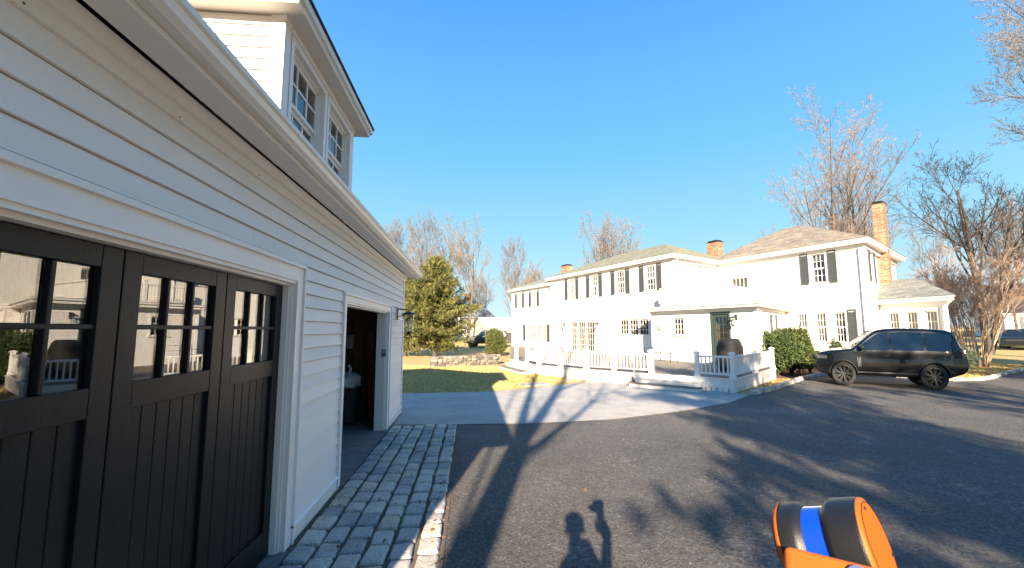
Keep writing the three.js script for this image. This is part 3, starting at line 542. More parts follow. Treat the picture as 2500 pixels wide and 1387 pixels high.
  const upR = [rx(4.1), 4.05, 0.62, 1.37], doorR = [rx(-0.12), 3.2, 1.0, 1.55], lowR = [3.3, 4.12, 4.9].map((x) => [rx(x), 1.3, 0.46, 1.34, 0.07]);
  const mR = wall(R0, R1, 0.2, 5.55, opsFor([upR, doorR, ...lowR]), [0, 1]);
  windowUnit(house, mR, ...upR, { cols: 3, rows: 2, blind: 0.22, curtain: true }); shutter(mR, upR[0] - 0.47, 4.0, 0.36, 1.5); shutter(mR, upR[0] + 0.73, 4.0, 0.36, 1.5);
  windowUnit(house, mR, ...doorR, { cols: 4, rows: 1, sashes: 1 });
  lowR.forEach(([x, y, w, h, c]) => windowUnit(house, mR, x, y, w, h, { cols: 3, rows: 2, casing: c, curtain: true })); shutter(mR, rx(5.46), 1.25, 0.34, 1.5);
  const side1 = [5.2, -8.2];
  const sideWin = [1.3, 4.0, 0.7, 1.37], mS = wall(R1, side1, 0.2, 5.55, opsFor([sideWin])); windowUnit(house, mS, ...sideWin, { depth: 0.6 }); shutter(mS, 0.82, 4.0, 0.36, 1.5); shutter(mS, 2.12, 4.0, 0.36, 1.5);
  wall(side1, [4.4, -12], 0.2, 5.55, [], [0, 1]); wall([4.4, -12], [-1.1, -12], 0.2, 5.55, [], [0, 1]); wall([-1.1, -12], [-1.1, -4.3], 0.2, 5.55, [], [0, 0]);
  // --- single-storey entry addition
  const E0 = [-0.5, 1.5], E1 = [4.95, 1.5], E2 = [2.75, -4.3], ex = (x) => x + 0.5;
  const win = [ex(0.86), 1.6, 0.64, 0.8, 0.08], door = [ex(3.02), 0.43, 0.76, 2.08, 0.09];
  const mE = wall(E0, E1, 0.38, 2.75, opsFor([win, door]));
  windowUnit(house, mE, ...win.slice(0, 4), { cols: 3, rows: 3, sashes: 1, casing: 0.08 });
  wall([-0.5, 0], E0, 0.38, 2.75, [], [0, 1]);
  const sw = [2.9, 1.25, 0.5, 1.2, 0.08], mE2 = wall(E1, E2, 0.2, 2.75, opsFor([sw]), [1, 0]); windowUnit(house, mE2, ...sw.slice(0, 4), { casing: 0.08, depth: 0.6 }); shutter(mE2, sw[0] - 0.42, 1.2, 0.33, 1.32); shutter(mE2, sw[0] + sw[2] + 0.09, 1.2, 0.33, 1.32);
  { // green back door with nine lights over two panels
    const dg = sub('back_door', house); dg.applyMatrix4(mE.clone().multiply(new THREE.Matrix4().makeTranslation(door[0], door[1], 0)));
    const w = door[2], h = door[3];
    gb().box(-0.09, 0, 0, h + 0.09, -0.02, 0.03).box(w, w + 0.09, 0, h + 0.09, -0.02, 0.03).box(0, w, h, h + 0.09, -0.02, 0.03).build('casing', M.greenDoor, dg);
    const g = gb(), s = 0.11; g.box(0, s, 0, h, -0.07, -0.03).box(w - s, w, 0, h, -0.07, -0.03).box(s, w - s, 0, 0.2, -0.07, -0.03).box(s, w - s, 0.82, 0.98, -0.07, -0.03).box(s, w - s, h - 0.12, h, -0.07, -0.03).box(w / 2 - 0.04, w / 2 + 0.04, 0.2, 0.82, -0.07, -0.03).box(s, w - s, 0.2, 0.82, -0.07, -0.05);
    const y0 = 0.98, y1 = h - 0.12; for (const t of [1 / 3, 2 / 3]) g.box(lerp(s, w - s, t) - 0.012, lerp(s, w - s, t) + 0.012, y0, y1, -0.066, -0.034).box(s, w - s, lerp(y0, y1, t) - 0.012, lerp(y0, y1, t) + 0.012, -0.065, -0.035);
    g.build('leaf', M.greenDoor, dg);
    for (let i = 0; i < 3; i++) for (let j = 0; j < 3; j++) gb().quad(V(lerp(s, w - s, i / 3), lerp(y0, y1, j / 3), -0.05), V(lerp(s, w - s, (i + 1) / 3), lerp(y0, y1, j / 3), -0.05), V(lerp(s, w - s, (i + 1) / 3), lerp(y0, y1, (j + 1) / 3), -0.05), V(lerp(s, w - s, i / 3), lerp(y0, y1, (j + 1) / 3), -0.05)).build('pane', M.glass, dg);
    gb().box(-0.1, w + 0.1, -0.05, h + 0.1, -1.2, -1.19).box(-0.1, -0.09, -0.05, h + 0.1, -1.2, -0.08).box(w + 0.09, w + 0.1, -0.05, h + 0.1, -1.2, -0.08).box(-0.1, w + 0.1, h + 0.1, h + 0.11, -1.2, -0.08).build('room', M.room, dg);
    gb().add(new THREE.SphereGeometry(0.03, 10, 8), new THREE.Matrix4().makeTranslation(w - 0.06, 0.92, 0.01)).build('door_knob', M.blackMetal, dg);
  }
  // --- sunroom
  const S0 = [5.45, -6.95], S1 = [8.2, -6.0], S2 = [6.4, -10.5], sL = wallLen(S0, S1);
  const sWin = [[0.5, 0.9, 0.5, 1.75, 0.06], [1.28, 0.35, 0.5, 2.3, 0.06], [2.05, 0.9, 0.5, 1.75, 0.06]];
  const mSun = wall(S0, S1, 0.2, 3.0, opsFor(sWin)); sWin.forEach(([x, y, w, h, c], i) => windowUnit(house, mSun, x, y, w, h, { cols: 3, rows: i === 1 ? 5 : 2, sashes: i === 1 ? 1 : 2, casing: c, depth: 0.3 }));
  wall(S1, S2, 0.2, 3.0, []); wall(S2, [4.9, -10.6], 0.2, 3.0, []);
  // --- left end entry
  const L0 = [-20.6, -1.6], L1 = [-18.9, -1.6]; const lw = [0.5, 1.15, 0.4, 0.75, 0.06], mL = wall(L0, L1, 0.2, 2.5, opsFor([lw, [1.12, 0.4, 0.42, 2.0, 0.05]]), [1, 0]); windowUnit(house, mL, ...lw.slice(0, 4), { casing: 0.06 }); windowUnit(house, mL, 1.12, 0.4, 0.42, 2.0, { cols: 2, rows: 5, sashes: 1, casing: 0.05, name: 'glazed_door' });
  wall([-20.6, -6], L0, 0.2, 2.5, [], [0, 1]);
  // --- foundations
  gb().box(-18.92, -0.37, 0, 0.4, -8, -0.17).box(-1.1, 5.2, 0, 0.2, -12, -4.32).box(-0.5, 2.7, 0, 0.38, -4.3, 1.48).box(-20.6, -18.92, 0, 0.2, -6, -1.62).build('foundation', M.concrete, house);
  // --- cornices and roofs
  const poly = (pts, y0, y1, name, mat = M.trim) => { const g = gb(); g.prism(pts.map(([x, z]) => [x, -z]), y0, y1, (u, v, w) => V(u, w, -v)); return g.build(name, mat, house); };
  const inset = (pts, d) => { const c = pts.reduce((s, p) => [s[0] + p[0] / pts.length, s[1] + p[1] / pts.length], [0, 0]); return pts.map(([x, z]) => [x - Math.sign(x - c[0]) * d, z - Math.sign(z - c[1]) * d]); };
  const hip = (FL, FR, BR, BL, y, RL, RR, ry, style) => {
    poly([FL, FR, BR, BL], y - 0.2, y - 0.06, 'cornice'); poly(inset([FL, FR, BR, BL], -0.05), y - 0.06, y, 'eave_gutter', M.gutter); poly(inset([FL, FR, BR, BL], 0.26), y - 0.38, y - 0.2, 'frieze_board');
    const o = inset([FL, FR, BR, BL], -0.07), P = (p, h = y + 0.005) => V(p[0], h, p[1]), a = P(RL, ry), b = P(RR, ry);
    roofPlane(house, [P(o[0]), P(o[1]), b, a], style); roofPlane(house, [P(o[1]), P(o[2]), b, b], style); roofPlane(house, [P(o[2]), P(o[3]), a, b], style); roofPlane(house, [P(o[3]), P(o[0]), a, a], style);
  };
  hip([-12.45, 0.3], [0.0, 0.3], [-1.2, -8.3], [-12.45, -8.3], 5.78, [-8.6, -4], [-4.5, -4], 7.45, greenTabs);
  hip([-19.2, 0.12], [-12.2, 0.12], [-12.2, -8.3], [-19.2, -8.3], 5.44, [-15.4, -4], [-12.3, -4], 6.9, greyTabs);
  hip([-1.4, -3.98], [6.58, -3.98], [4.75, -12.3], [-1.4, -12.3], 5.78, [1.0, -7.8], [1.9, -7.8], 7.75, slateTabs);
  hip([5.15, -6.75], [8.55, -5.65], [6.7, -10.8], [4.8, -10.8], 3.22, [5.4, -8.2], [6.5, -8.3], 4.25, greyTabs);
  hip([-20.9, -1.3], [-18.7, -1.3], [-18.7, -6.2], [-20.9, -6.2], 2.72, [-19.4, -3.6], [-18.7, -3.6], 3.3, greyTabs);
  { // entry roof: deep cornice, flat deck, balustrade
    const c = [[-0.8, 1.85], [5.35, 1.85], [3.12, -4.28], [-0.8, -4.28]]; poly(inset(c, 0.28), 2.62, 2.75, 'frieze_board'); poly(c, 2.75, 2.86, 'cornice'); poly(inset(c, -0.06), 2.86, 2.93, 'eave_gutter', M.gutter); poly(inset(c, -0.02), 2.932, 2.95, 'roof_deck', M.shingleDark);
    const rail = (p, q) => { const m = wallMatrix(p, q), L = wallLen(p, q), g = gb(); g.m = m; g.box(0, L, 3.72, 3.8, -0.05, 0.05).box(0, L, 3.05, 3.11, -0.04, 0.04).build('roof_rail', M.trim, house); const n = Math.round(L / 0.13); for (let i = 0; i < n; i++) { const b = gb(); b.m = m; b.cbox((i + 0.5) * L / n, 3.415, 0, 0.04, 0.61, 0.04).build('baluster', M.trim, house); } };
    rail([-0.3, 0.9], [3.2, 0.9]); rail([3.2, 0.9], [2.4, -4.2]);
    for (const [x, z] of [[-0.3, 0.9], [1.45, 0.9], [3.2, 0.9]]) gb().box(x - 0.07, x + 0.07, 2.95, 3.9, z - 0.07, z + 0.07).box(x - 0.09, x + 0.09, 3.9, 3.94, z - 0.09, z + 0.09).build('roof_post', M.trim, house);
  }
  // --- chimneys, downpipes
  brickStack(house, 5.45, -8.05, 0.48, 0.52, 3.2, 8.05, undefined, 0.25, true, 31);
  brickStack(house, -2.75, -6.6, 0.75, 0.6, 6.0, 7.45, undefined, 0, true, 32);
  brickStack(house, -15.2, -3.6, 0.85, 0.6, 6.0, 7.35, undefined, 0, true, 33);
  gb().tube([V(6.12, 5.4, -4.22), V(6.12, 5.2, -4.23), V(6.12, 0.3, -4.23), V(6.14, 0.15, -4.1)], 0.042, 8).build('downpipe', M.trim, house);
  gb().tube([V(0.12, 5.56, 0.2), V(0.0, 5.3, 0.05), V(-0.28, 5.15, 0.07), V(-0.28, 3.2, 0.07)], 0.042, 8).build('downpipe', M.trim, house);
  gb().tube([V(8.42, 3.0, -5.72), V(8.12, 2.8, -5.95), V(8.1, 0.2, -5.95)], 0.04, 8).build('downpipe', M.trim, house);
  // meter box
  gb().bevelBox(0.0, 0.2, 1.85, 2.12, 1.52, 1.62, 0.01).build('meter_box', std({ color: rgb(0.32, 0.31, 0.28), roughness: 0.5 }), house);
}

// ---------------------------------------------------------------- deck in front of the house (world coordinates)
const deck = thing('deck', 'raised white-painted deck with grey boards, steps and low balustrade in front of the house', 'deck');
{
  const H = 0.4, front = [[1.95, -21.4], [2.77, -17.95], [4.2, -15.75], [7.74, -12.2], [11.5, -15.5]];
  const hw = (x, z) => { const p = V(x, 0, z).applyMatrix4(houseToWorld); return [p.x, p.z]; };
  const plan = [...front, hw(4.6, 0.6), hw(4.95, 1.52), hw(-0.5, 1.52), hw(-0.5, 0.02), hw(-12.1, 0.02), hw(-18.9, 0)];
  const slab = (pts, y0, y1, name, mat) => { const g = gb(); g.prism(pts.map(([x, z]) => [x, -z]), y0, y1, (u, v, w) => V(u, w, -v)); return g.build(name, mat, deck); };
  slab(plan, H - 0.05, H - 0.03, 'deck_frame', M.deckBoard);
  // boards run along the front; clip each to the plan
  const dir = V(0.706, 0, 0.708), nor = V(0.708, 0, -0.706), g = gb(), bw = 0.14;
  const P2 = plan.map(([x, z]) => [x * dir.x + z * dir.z, x * nor.x + z * nor.z]);
  let b0 = Math.min(...P2.map((p) => p[1])), b1 = Math.max(...P2.map((p) => p[1]));
  for (let b = b0 + bw / 2; b < b1; b += bw) {
    const xs = []; for (let i = 0; i < P2.length; i++) { const [a0, c0] = P2[i], [a1, c1] = P2[(i + 1) % P2.length]; if ((c0 - b) * (c1 - b) < 0) xs.push(a0 + (a1 - a0) * (b - c0) / (c1 - c0)); }
    xs.sort((p, q) => p - q);
    for (let k = 0; k + 1 < xs.length; k += 2) { const W = (s, t, y) => V(dir.x * s + nor.x * t, y, dir.z * s + nor.z * t), s = xs[k], e = xs[k + 1], t0 = b - bw / 2 + 0.004, t1 = b + bw / 2 - 0.004; g.hexa([W(s, t0, H - 0.028), W(e, t0, H - 0.028), W(e, t1, H - 0.028), W(s, t1, H - 0.028), W(s, t0, H), W(e, t0, H), W(e, t1, H), W(s, t1, H)]); }
  }
  g.build('deck_boards', M.deckBoard, deck).userData.kind = 'stuff';
  // skirt: boards with a row of vent slots at the foot
  for (let i = 0; i < front.length - 1; i++) {
    const p = front[i], q = front[i + 1], m = wallMatrix(p, q), L = wallLen(p, q), s = gb(); s.m = m;
    s.box(0, L, 0.12, H - 0.032, -0.03, 0.012).box(-0.02, L + 0.02, H - 0.031, H + 0.002, -0.04, 0.04);
    const n = Math.round(L / 0.16); for (let k = 0; k < n; k++) s.box(k * L / n + 0.012, (k + 1) * L / n - 0.012, 0, 0.12, -0.03, 0.008);
    s.build('skirt', M.trim, deck);
    const d = gb(); d.m = m; d.box(0, L, 0, 0.12, -0.05, -0.032).build('skirt_backing', M.concrete, deck);
  }
  const post = (x, z, turn) => { const o = gb(); o.m = new THREE.Matrix4().makeRotationY(turn).setPosition(x, H, z); o.bevelBox(-0.065, 0.065, 0, 0.72, -0.065, 0.065, 0.006).bevelBox(-0.09, 0.09, 0.72, 0.75, -0.09, 0.09, 0.006).hexa([V(-0.08, 0.75, 0.08), V(0.08, 0.75, 0.08), V(0.08, 0.75, -0.08), V(-0.08, 0.75, -0.08), V(-0.02, 0.79, 0.02), V(0.02, 0.79, 0.02), V(0.02, 0.79, -0.02), V(-0.02, 0.79, -0.02)]).bevelBox(-0.08, 0.08, 0, 0.1, -0.08, 0.08, 0.005); o.build('post', M.trim, deck); };
  const run = (p, q) => {
    const m = wallMatrix(p, q), L = wallLen(p, q), rl = sub('railing', deck), o = gb(); o.m = m; o.box(0.065, L - 0.065, H + 0.6, H + 0.66, -0.045, 0.045); o.build('top_rail', M.trim, rl); const lo = gb(); lo.m = m; lo.box(0.065, L - 0.065, H + 0.09, H + 0.14, -0.03, 0.03); lo.build('bottom_rail', M.trim, rl);
    const n = Math.max(3, Math.round((L - 0.13) / 0.125)); for (let k = 0; k < n; k++) { const b = gb(); b.m = m; b.cbox(0.065 + (k + 0.5) * (L - 0.13) / n, H + 0.37, 0, 0.036, 0.46, 0.036).build('baluster', M.trim, rl); }
  };
  const inn = (p, d = 0.09) => { const c = [9.5, -19]; const l = Math.hypot(c[0] - p[0], c[1] - p[1]); return [p[0] + (c[0] - p[0]) / l * d, p[1] + (c[1] - p[1]) / l * d]; };
  const posts = [[2.77, -17.95], [3.47, -16.87], [4.2, -15.75], [5.0, -14.95], [5.97, -13.97], [7.02, -12.92], [7.74, -12.2], [9.62, -13.85], [11.5, -15.5]].map((p) => inn(p));
  posts.forEach(([x, z], i) => post(x, z, i > 6 ? 0.72 : i < 2 ? -0.97 : -0.79));
  for (const [a, b] of [[0, 1], [1, 2], [2, 3], [3, 4], [5, 6], [6, 7], [7, 8]]) run(posts[a], posts[b]);
  const lp = [[2.12, -20.9], [2.45, -19.4]].map((p) => inn(p)); lp.forEach(([x, z]) => post(x, z, -1.2)); run(lp[1], posts[0]);
  // steps between posts 4 and 5, and along the left end
  const steps = (p, q, n, depth) => { const m = wallMatrix(p, q), L = wallLen(p, q); for (let k = 0; k < n; k++) { const h = H * (n - k) / (n + 1), o = gb(); o.m = m; o.box(-0.1 - k * 0.06, L + 0.1 + k * 0.06, 0, h - 0.03, 0.015 + k * depth, (k + 1) * depth - 0.02); o.build('step_riser', M.trim, deck); const t = gb(); t.m = m; t.bevelBox(-0.13 - k * 0.06, L + 0.13 + k * 0.06, h - 0.03, h, 0.015 + k * depth, (k + 1) * depth + 0.01, 0.006); t.build('step_tread', k === n - 1 ? M.deckBoard : M.trim, deck); } };
  steps([5.75, -14.19], [7.05, -12.89], 2, 0.34);
  steps([2.05, -21.0], [2.7, -18.25], 2, 0.34);
}

// ---------------------------------------------------------------- cars (own frame: x forwards, y up)
const carMat = {
  tyre: std({ color: rgb(0.022, 0.021, 0.02), roughness: 0.9 }), rim: phys({ color: rgb(0.05, 0.05, 0.052), roughness: 0.35, metalness: 0.8 }),
  glass: phys({ color: rgb(0.008, 0.011, 0.015), roughness: 0.02, ior: 1.9 }), lamp: phys({ color: rgb(0.06, 0.065, 0.07), roughness: 0.1, clearcoat: 1 }), tail: phys({ color: rgb(0.12, 0.008, 0.008), roughness: 0.15, clearcoat: 1 }),
  seam: std({ color: rgb(0.004, 0.004, 0.004), roughness: 0.9 }), trim: phys({ color: rgb(0.16, 0.15, 0.14), roughness: 0.45, metalness: 0.4 }), plastic: std({ color: rgb(0.02, 0.02, 0.021), roughness: 0.65 }),
};
function pw(pts, x) { if (x <= pts[0][0]) return pts[0][1]; for (let i = 1; i < pts.length; i++) if (x <= pts[i][0]) { const t = (x - pts[i - 1][0]) / (pts[i][0] - pts[i - 1][0]); return lerp(pts[i - 1][1], pts[i][1], t); } return pts[pts.length - 1][1]; }
function softpw(pts, x, k = 0.05) { return (pw(pts, x - k) + pw(pts, x - k / 2) + pw(pts, x) + pw(pts, x + k / 2) + pw(pts, x + k)) / 5; }
function buildCar(root, o, paint) {
  const top = (x) => softpw(o.top, x), bot = (x) => softpw(o.bot, x);
  const hw = (x, y) => {
    const s = y < 0.75 ? lerp(o.w * 0.925, o.w, smooth(0.25, 0.75, y)) : y < o.belt ? lerp(o.w, o.w * 0.965, (y - 0.75) / (o.belt - 0.75)) : o.w * 0.965 - (y - o.belt) * o.tumble;
    const f = smooth(o.x1 - 0.85, o.x1, x), r = smooth(-o.x0 - 0.75, -o.x0, -x); return s * (1 - 0.15 * f * f - 0.09 * r * r);
  };
  // shell
  const xs = []; for (let i = 0; i <= 90; i++) { const t = i / 90; xs.push(lerp(o.x0, o.x1, t)); }
  const N = 30, rings = xs.map((x) => {
    const yb = bot(x), yt = top(x), r = Math.min(0.1, (yt - yb) * 0.3), half = [[0, yb]]; const wb = hw(x, yb + 0.08);
    for (const t of [0.35, 0.7]) half.push([wb * t, yb]); half.push([wb - 0.07, yb], [wb - 0.02, yb + 0.025]);
    for (let k = 0; k <= 13; k++) { const y = lerp(yb + 0.08, yt - r, k / 13); half.push([hw(x, y), y]); }
    const w = hw(x, yt - r); for (let k = 1; k <= 5; k++) { const a = k / 5 * Math.PI / 2; half.push([w - r * 1.25 * (1 - Math.cos(a)), yt - r + r * Math.sin(a)]); }
    for (const t of [0.75, 0.5, 0.25]) half.push([(w - r * 1.25) * t, yt + 0.018 * (1 - t * t)]); half.push([0, yt + 0.02]);
    return half.map(([z, y]) => V(x, y, -z)).concat(half.slice(1, -1).reverse().map(([z, y]) => V(x, y, z)));
  });
  const n = rings[0].length, pos = [], idx = []; rings.forEach((r) => r.forEach((p) => pos.push(p.x, p.y, p.z)));
  for (let i = 0; i < rings.length - 1; i++) for (let k = 0; k < n; k++) { const l = (k + 1) % n, a = i * n + k, b = i * n + l, c = (i + 1) * n + l, d = (i + 1) * n + k; idx.push(a, c, b, a, d, c); }
  for (const [i, f] of [[0, 1], [rings.length - 1, 0]]) { const c = pos.length / 3, m = rings[i].reduce((s, p) => s.add(p), V(0, 0, 0)).multiplyScalar(1 / n); pos.push(m.x, m.y, m.z); for (let k = 0; k < n; k++) { const l = (k + 1) % n; f ? idx.push(c, i * n + k, i * n + l) : idx.push(c, i * n + l, i * n + k); } }
  let g = new THREE.BufferGeometry(); g.setAttribute('position', new THREE.Float32BufferAttribute(pos, 3)); g.setIndex(idx); g.setAttribute('uv', new THREE.Float32BufferAttribute(new Float32Array(pos.length / 3 * 2), 2)); g.computeVertexNormals();
  const ev = new Evaluator(); ev.useGroups = false; let br = new Brush(g, paint); br.updateMatrixWorld();
  for (const wx of o.wheels) for (const s of [-1, 1]) { const c = new Brush(new THREE.CylinderGeometry(o.arch, o.arch, 0.5, 40).rotateX(Math.PI / 2), paint); c.position.set(wx, o.wr, s * (o.w - 0.13)); c.updateMatrixWorld(); br = ev.evaluate(br, c, SUBTRACTION); br.updateMatrixWorld(); }
  mesh('body', toCreasedNormals(br.geometry, 0.75), paint, root);
  // patches on the shell
  const patch = (x0, x1, lo, up, off, nx, ny, side) => { const q = gb(), P = (i, j) => { const x = lerp(x0, x1, i / nx), y = lerp(lo(x), up(x), j / ny); return V(x, y, side * (hw(x, y) + off)); }; for (let i = 0; i < nx; i++) for (let j = 0; j < ny; j++) side < 0 ? q.quad(P(i + 1, j), P(i, j), P(i, j + 1), P(i + 1, j + 1)) : q.quad(P(i, j), P(i + 1, j), P(i + 1, j + 1), P(i, j + 1)); return q; };
  for (const s of [-1, 1]) {
    for (const [a, b] of o.windows) patch(a, b, () => o.belt + 0.035, (x) => Math.max(o.belt + 0.04, top(x) - 0.125), 0.004, 14, 4, s).build('side_window', carMat.glass, root);
    const line = (pts) => { const q = gb(); q.tube(pts.map(([x, y]) => V(x, y, s * (hw(x, y) + 0.0005))), 0.0045, 5); q.build('door_seam', carMat.seam, root); };
    for (const L of o.seams) { const P = []; for (let i = 0; i < L.length - 1; i++) for (let k = 0; k < 6; k++) P.push([lerp(L[i][0], L[i + 1][0], k / 6), lerp(L[i][1], L[i + 1][1], k / 6)]); P.push(L[L.length - 1]); line(P); }
    for (const [x, y] of o.handles) { const z = s * (hw(x, y) + 0.006); gb().bevelBox(x - 0.1, x + 0.1, y - 0.014, y + 0.014, z - 0.012, z + 0.012, 0.008).build('door_handle', carMat.plastic, root); }
    patch(o.wheels[1] + o.arch + 0.02, o.wheels[0] - o.arch - 0.02, () => bot(0) + 0.1, () => bot(0) + 0.135, 0.012, 20, 1, s).build('sill_trim', carMat.trim, root);
    { const z = s * hw(o.mirror, o.belt), q = gb(); q.add(new THREE.SphereGeometry(1, 14, 10), new THREE.Matrix4().compose(V(o.mirror, o.belt + 0.12, z + s * 0.13), new THREE.Quaternion(), V(0.075, 0.085, 0.12))); q.bar(V(o.mirror, o.belt + 0.03, z - s * 0.02), V(o.mirror, o.belt + 0.08, z + s * 0.1), 0.05, 0.035); q.build('mirror', carMat.plastic, root); }
    { const q = gb(), y = o.lampY, P = []; patch(o.x1 - 0.36, o.x1 - 0.03, () => y - 0.06, () => y + 0.05, 0.006, 6, 2, s).build('headlight', carMat.lamp, root); patch(o.x0 + 0.02, o.x0 + 0.12, () => o.tailY, () => o.tailY + 0.24, 0.006, 3, 3, s).build('tail_light', carMat.tail, root); }
    for (const wx of o.wheels) { // arch lip
      const P = []; for (let k = 0; k <= 24; k++) { const a = -0.25 + (Math.PI + 0.5) * k / 24, x = wx + Math.cos(a) * (o.arch + 0.012), y = o.wr + Math.sin(a) * (o.arch + 0.012); if (y > bot(x) + 0.02) P.push(V(x, y, s * (hw(x, y) + 0.004))); } gb().tube(P, 0.022, 6).build('arch_lip', carMat.plastic, root);
    }
  }
  const over = (x0, x1, name) => { const q = gb(), nx = 12, nz = 8, P = (i, j) => { const x = lerp(x0, x1, i / nx), y = top(x), w = hw(x, y - 0.1) - 0.16, z = lerp(-w, w, j / nz); return V(x, y + 0.02 * (1 - (z / (w + 0.16)) ** 2) + 0.006, z); }; for (let i = 0; i < nx; i++) for (let j = 0; j < nz; j++) q.quad(P(i, j), P(i, j + 1), P(i + 1, j + 1), P(i + 1, j)); q.build(name, carMat.glass, root); };
  over(...o.shield, 'windscreen'); over(...o.rearGlass, 'rear_window');
  { // grille and bumper openings
    const x = o.x1, q = gb(); q.box(x - 0.02, x + 0.012, o.lampY - 0.14, o.lampY + 0.05, -0.5, 0.5); for (let k = 0; k < 5; k++) q.box(x + 0.012, x + 0.02, o.lampY - 0.125 + k * 0.038, o.lampY - 0.11 + k * 0.038, -0.49, 0.49); q.build('grille', carMat.plastic, root);
    gb().box(x - 0.03, x + 0.008, bot(x - 0.02) + 0.03, bot(x - 0.02) + 0.13, -0.62, 0.62).build('bumper_intake', carMat.seam, root);
    gb().box(o.x0 - 0.008, o.x0 + 0.02, bot(o.x0) + 0.16, bot(o.x0) + 0.28, -0.26, 0.26).build('number_plate', std({ color: rgb(0.5, 0.5, 0.48) }), root);
  }
  for (const wx of o.wheels) for (const s of [-1, 1]) {
    const wh = sub('wheel', root); wh.position.set(wx, o.wr, s * (o.w - 0.125)); if (s < 0) wh.rotation.y = Math.PI;
    const R = o.wr, prof = [[R * 0.7, -0.11], [R * 0.86, -0.125], [R * 0.97, -0.11], [R, -0.07], [R, 0.07], [R * 0.97, 0.11], [R * 0.86, 0.125], [R * 0.7, 0.11]].map(([a, b]) => new THREE.Vector2(a, b));
    mesh('tyre', new THREE.LatheGeometry(prof, 40).rotateX(Math.PI / 2), carMat.tyre, wh);
    const q = gb(); q.add(new THREE.CylinderGeometry(R * 0.7, R * 0.7, 0.2, 36, 1, true).rotateX(Math.PI / 2)); q.add(new THREE.TorusGeometry(R * 0.7, 0.012, 6, 36), new THREE.Matrix4().makeTranslation(0, 0, 0.108)); q.build('rim', carMat.rim, wh); gb().add(new THREE.CylinderGeometry(0.05, 0.055, 0.04, 16).rotateX(Math.PI / 2), new THREE.Matrix4().makeTranslation(0, 0, 0.085)).build('hub', carMat.rim, wh);
    const sp = gb(); for (let k = 0; k < 9; k++) for (const d of [-0.11, 0.11]) { const a = k / 9 * 2 * Math.PI; sp.bar(V(Math.cos(a) * 0.045, Math.sin(a) * 0.045, 0.085), V(Math.cos(a + d) * R * 0.69, Math.sin(a + d) * R * 0.69, 0.1), 0.022, 0.026); } sp.build('spokes', carMat.rim, wh);
    gb().add(new THREE.CylinderGeometry(R * 0.69, R * 0.69, 0.02, 30).rotateX(Math.PI / 2)).build('brake_disc', carMat.seam, wh);
  }
  return root;
}
const suvShape = {
  x0: -2.5, x1: 2.48, w: 0.99, belt: 1.13, tumble: 0.33, wr: 0.385, arch: 0.43, wheels: [1.52, -1.47], lampY: 0.92, tailY: 0.95, mirror: 0.83,
  top: [[-2.5, 1.0], [-2.47, 1.14], [-2.4, 1.3], [-2.28, 1.58], [-2.2, 1.74], [-2.0, 1.795], [-1.4, 1.84], [-0.6, 1.86], [0, 1.835], [0.26, 1.79], [0.55, 1.62], [0.85, 1.41], [1.1, 1.235], [1.2, 1.19], [1.6, 1.16], [2.05, 1.115], [2.3, 1.065], [2.42, 1.0], [2.48, 0.9]],
  bot: [[-2.5, 0.62], [-2.42, 0.5], [-2.15, 0.43], [-1.9, 0.34], [1.9, 0.34], [2.2, 0.36], [2.4, 0.4], [2.48, 0.5]],
  windows: [[-0.13, 1.02], [-1.22, -0.2], [-2.12, -1.3]], shield: [0.32, 1.14], rearGlass: [-2.42, -2.24],
  seams: [[[1.06, 0.47], [1.1, 0.8], [1.06, 1.14]], [[-0.17, 0.47], [-0.17, 1.8]], [[-0.98, 0.5], [-1.1, 0.85], [-1.26, 1.0], [-1.26, 1.14]], [[1.06, 0.47], [-0.98, 0.47]], [[2.3, 1.0], [1.2, 1.12]], [[-2.3, 0.62], [-1.95, 0.6]]],
  handles: [[0.0, 0.98], [-1.08, 0.98]],
};
const sc1 = (L) => L.map(([x, y]) => [x * 0.885, y]), shortShape = { ...suvShape, x0: -2.5 * 0.885, x1: 2.48 * 0.885, mirror: 0.83 * 0.885, wheels: [1.34, -1.29], top: sc1(suvShape.top), bot: sc1(suvShape.bot), windows: suvShape.windows.map((w) => w.map((x) => x * 0.885)), shield: suvShape.shield.map((x) => x * 0.885), rearGlass: suvShape.rearGlass.map((x) => x * 0.885), seams: suvShape.seams.map(sc1), handles: sc1(suvShape.handles) };
const boxyShape = { ...suvShape, x0: -2.35, x1: 2.3, belt: 1.2, tumble: 0.22, w: 0.96, lampY: 1.0, mirror: 0.75,
  top: [[-2.35, 1.1], [-2.33, 1.5], [-2.28, 1.78], [-2.1, 1.86], [-0.6, 1.9], [0.1, 1.88], [0.3, 1.84], [0.75, 1.32], [0.9, 1.22], [1.6, 1.2], [2.1, 1.17], [2.24, 1.12], [2.3, 1.02]],
  bot: [[-2.35, 0.6], [-2.2, 0.5], [-1.9, 0.42], [1.85, 0.42], [2.15, 0.46], [2.3, 0.55]], windows: [[-0.1, 0.62], [-1.1, -0.18], [-2.1, -1.2]], shield: [0.33, 0.72], rearGlass: [-2.34, -2.29], wheels: [1.42, -1.4],
  seams: [[[0.82, 0.55], [0.82, 1.18]], [[-0.14, 0.55], [-0.14, 1.8]], [[-0.95, 0.55], [-1.15, 1.18]]] };
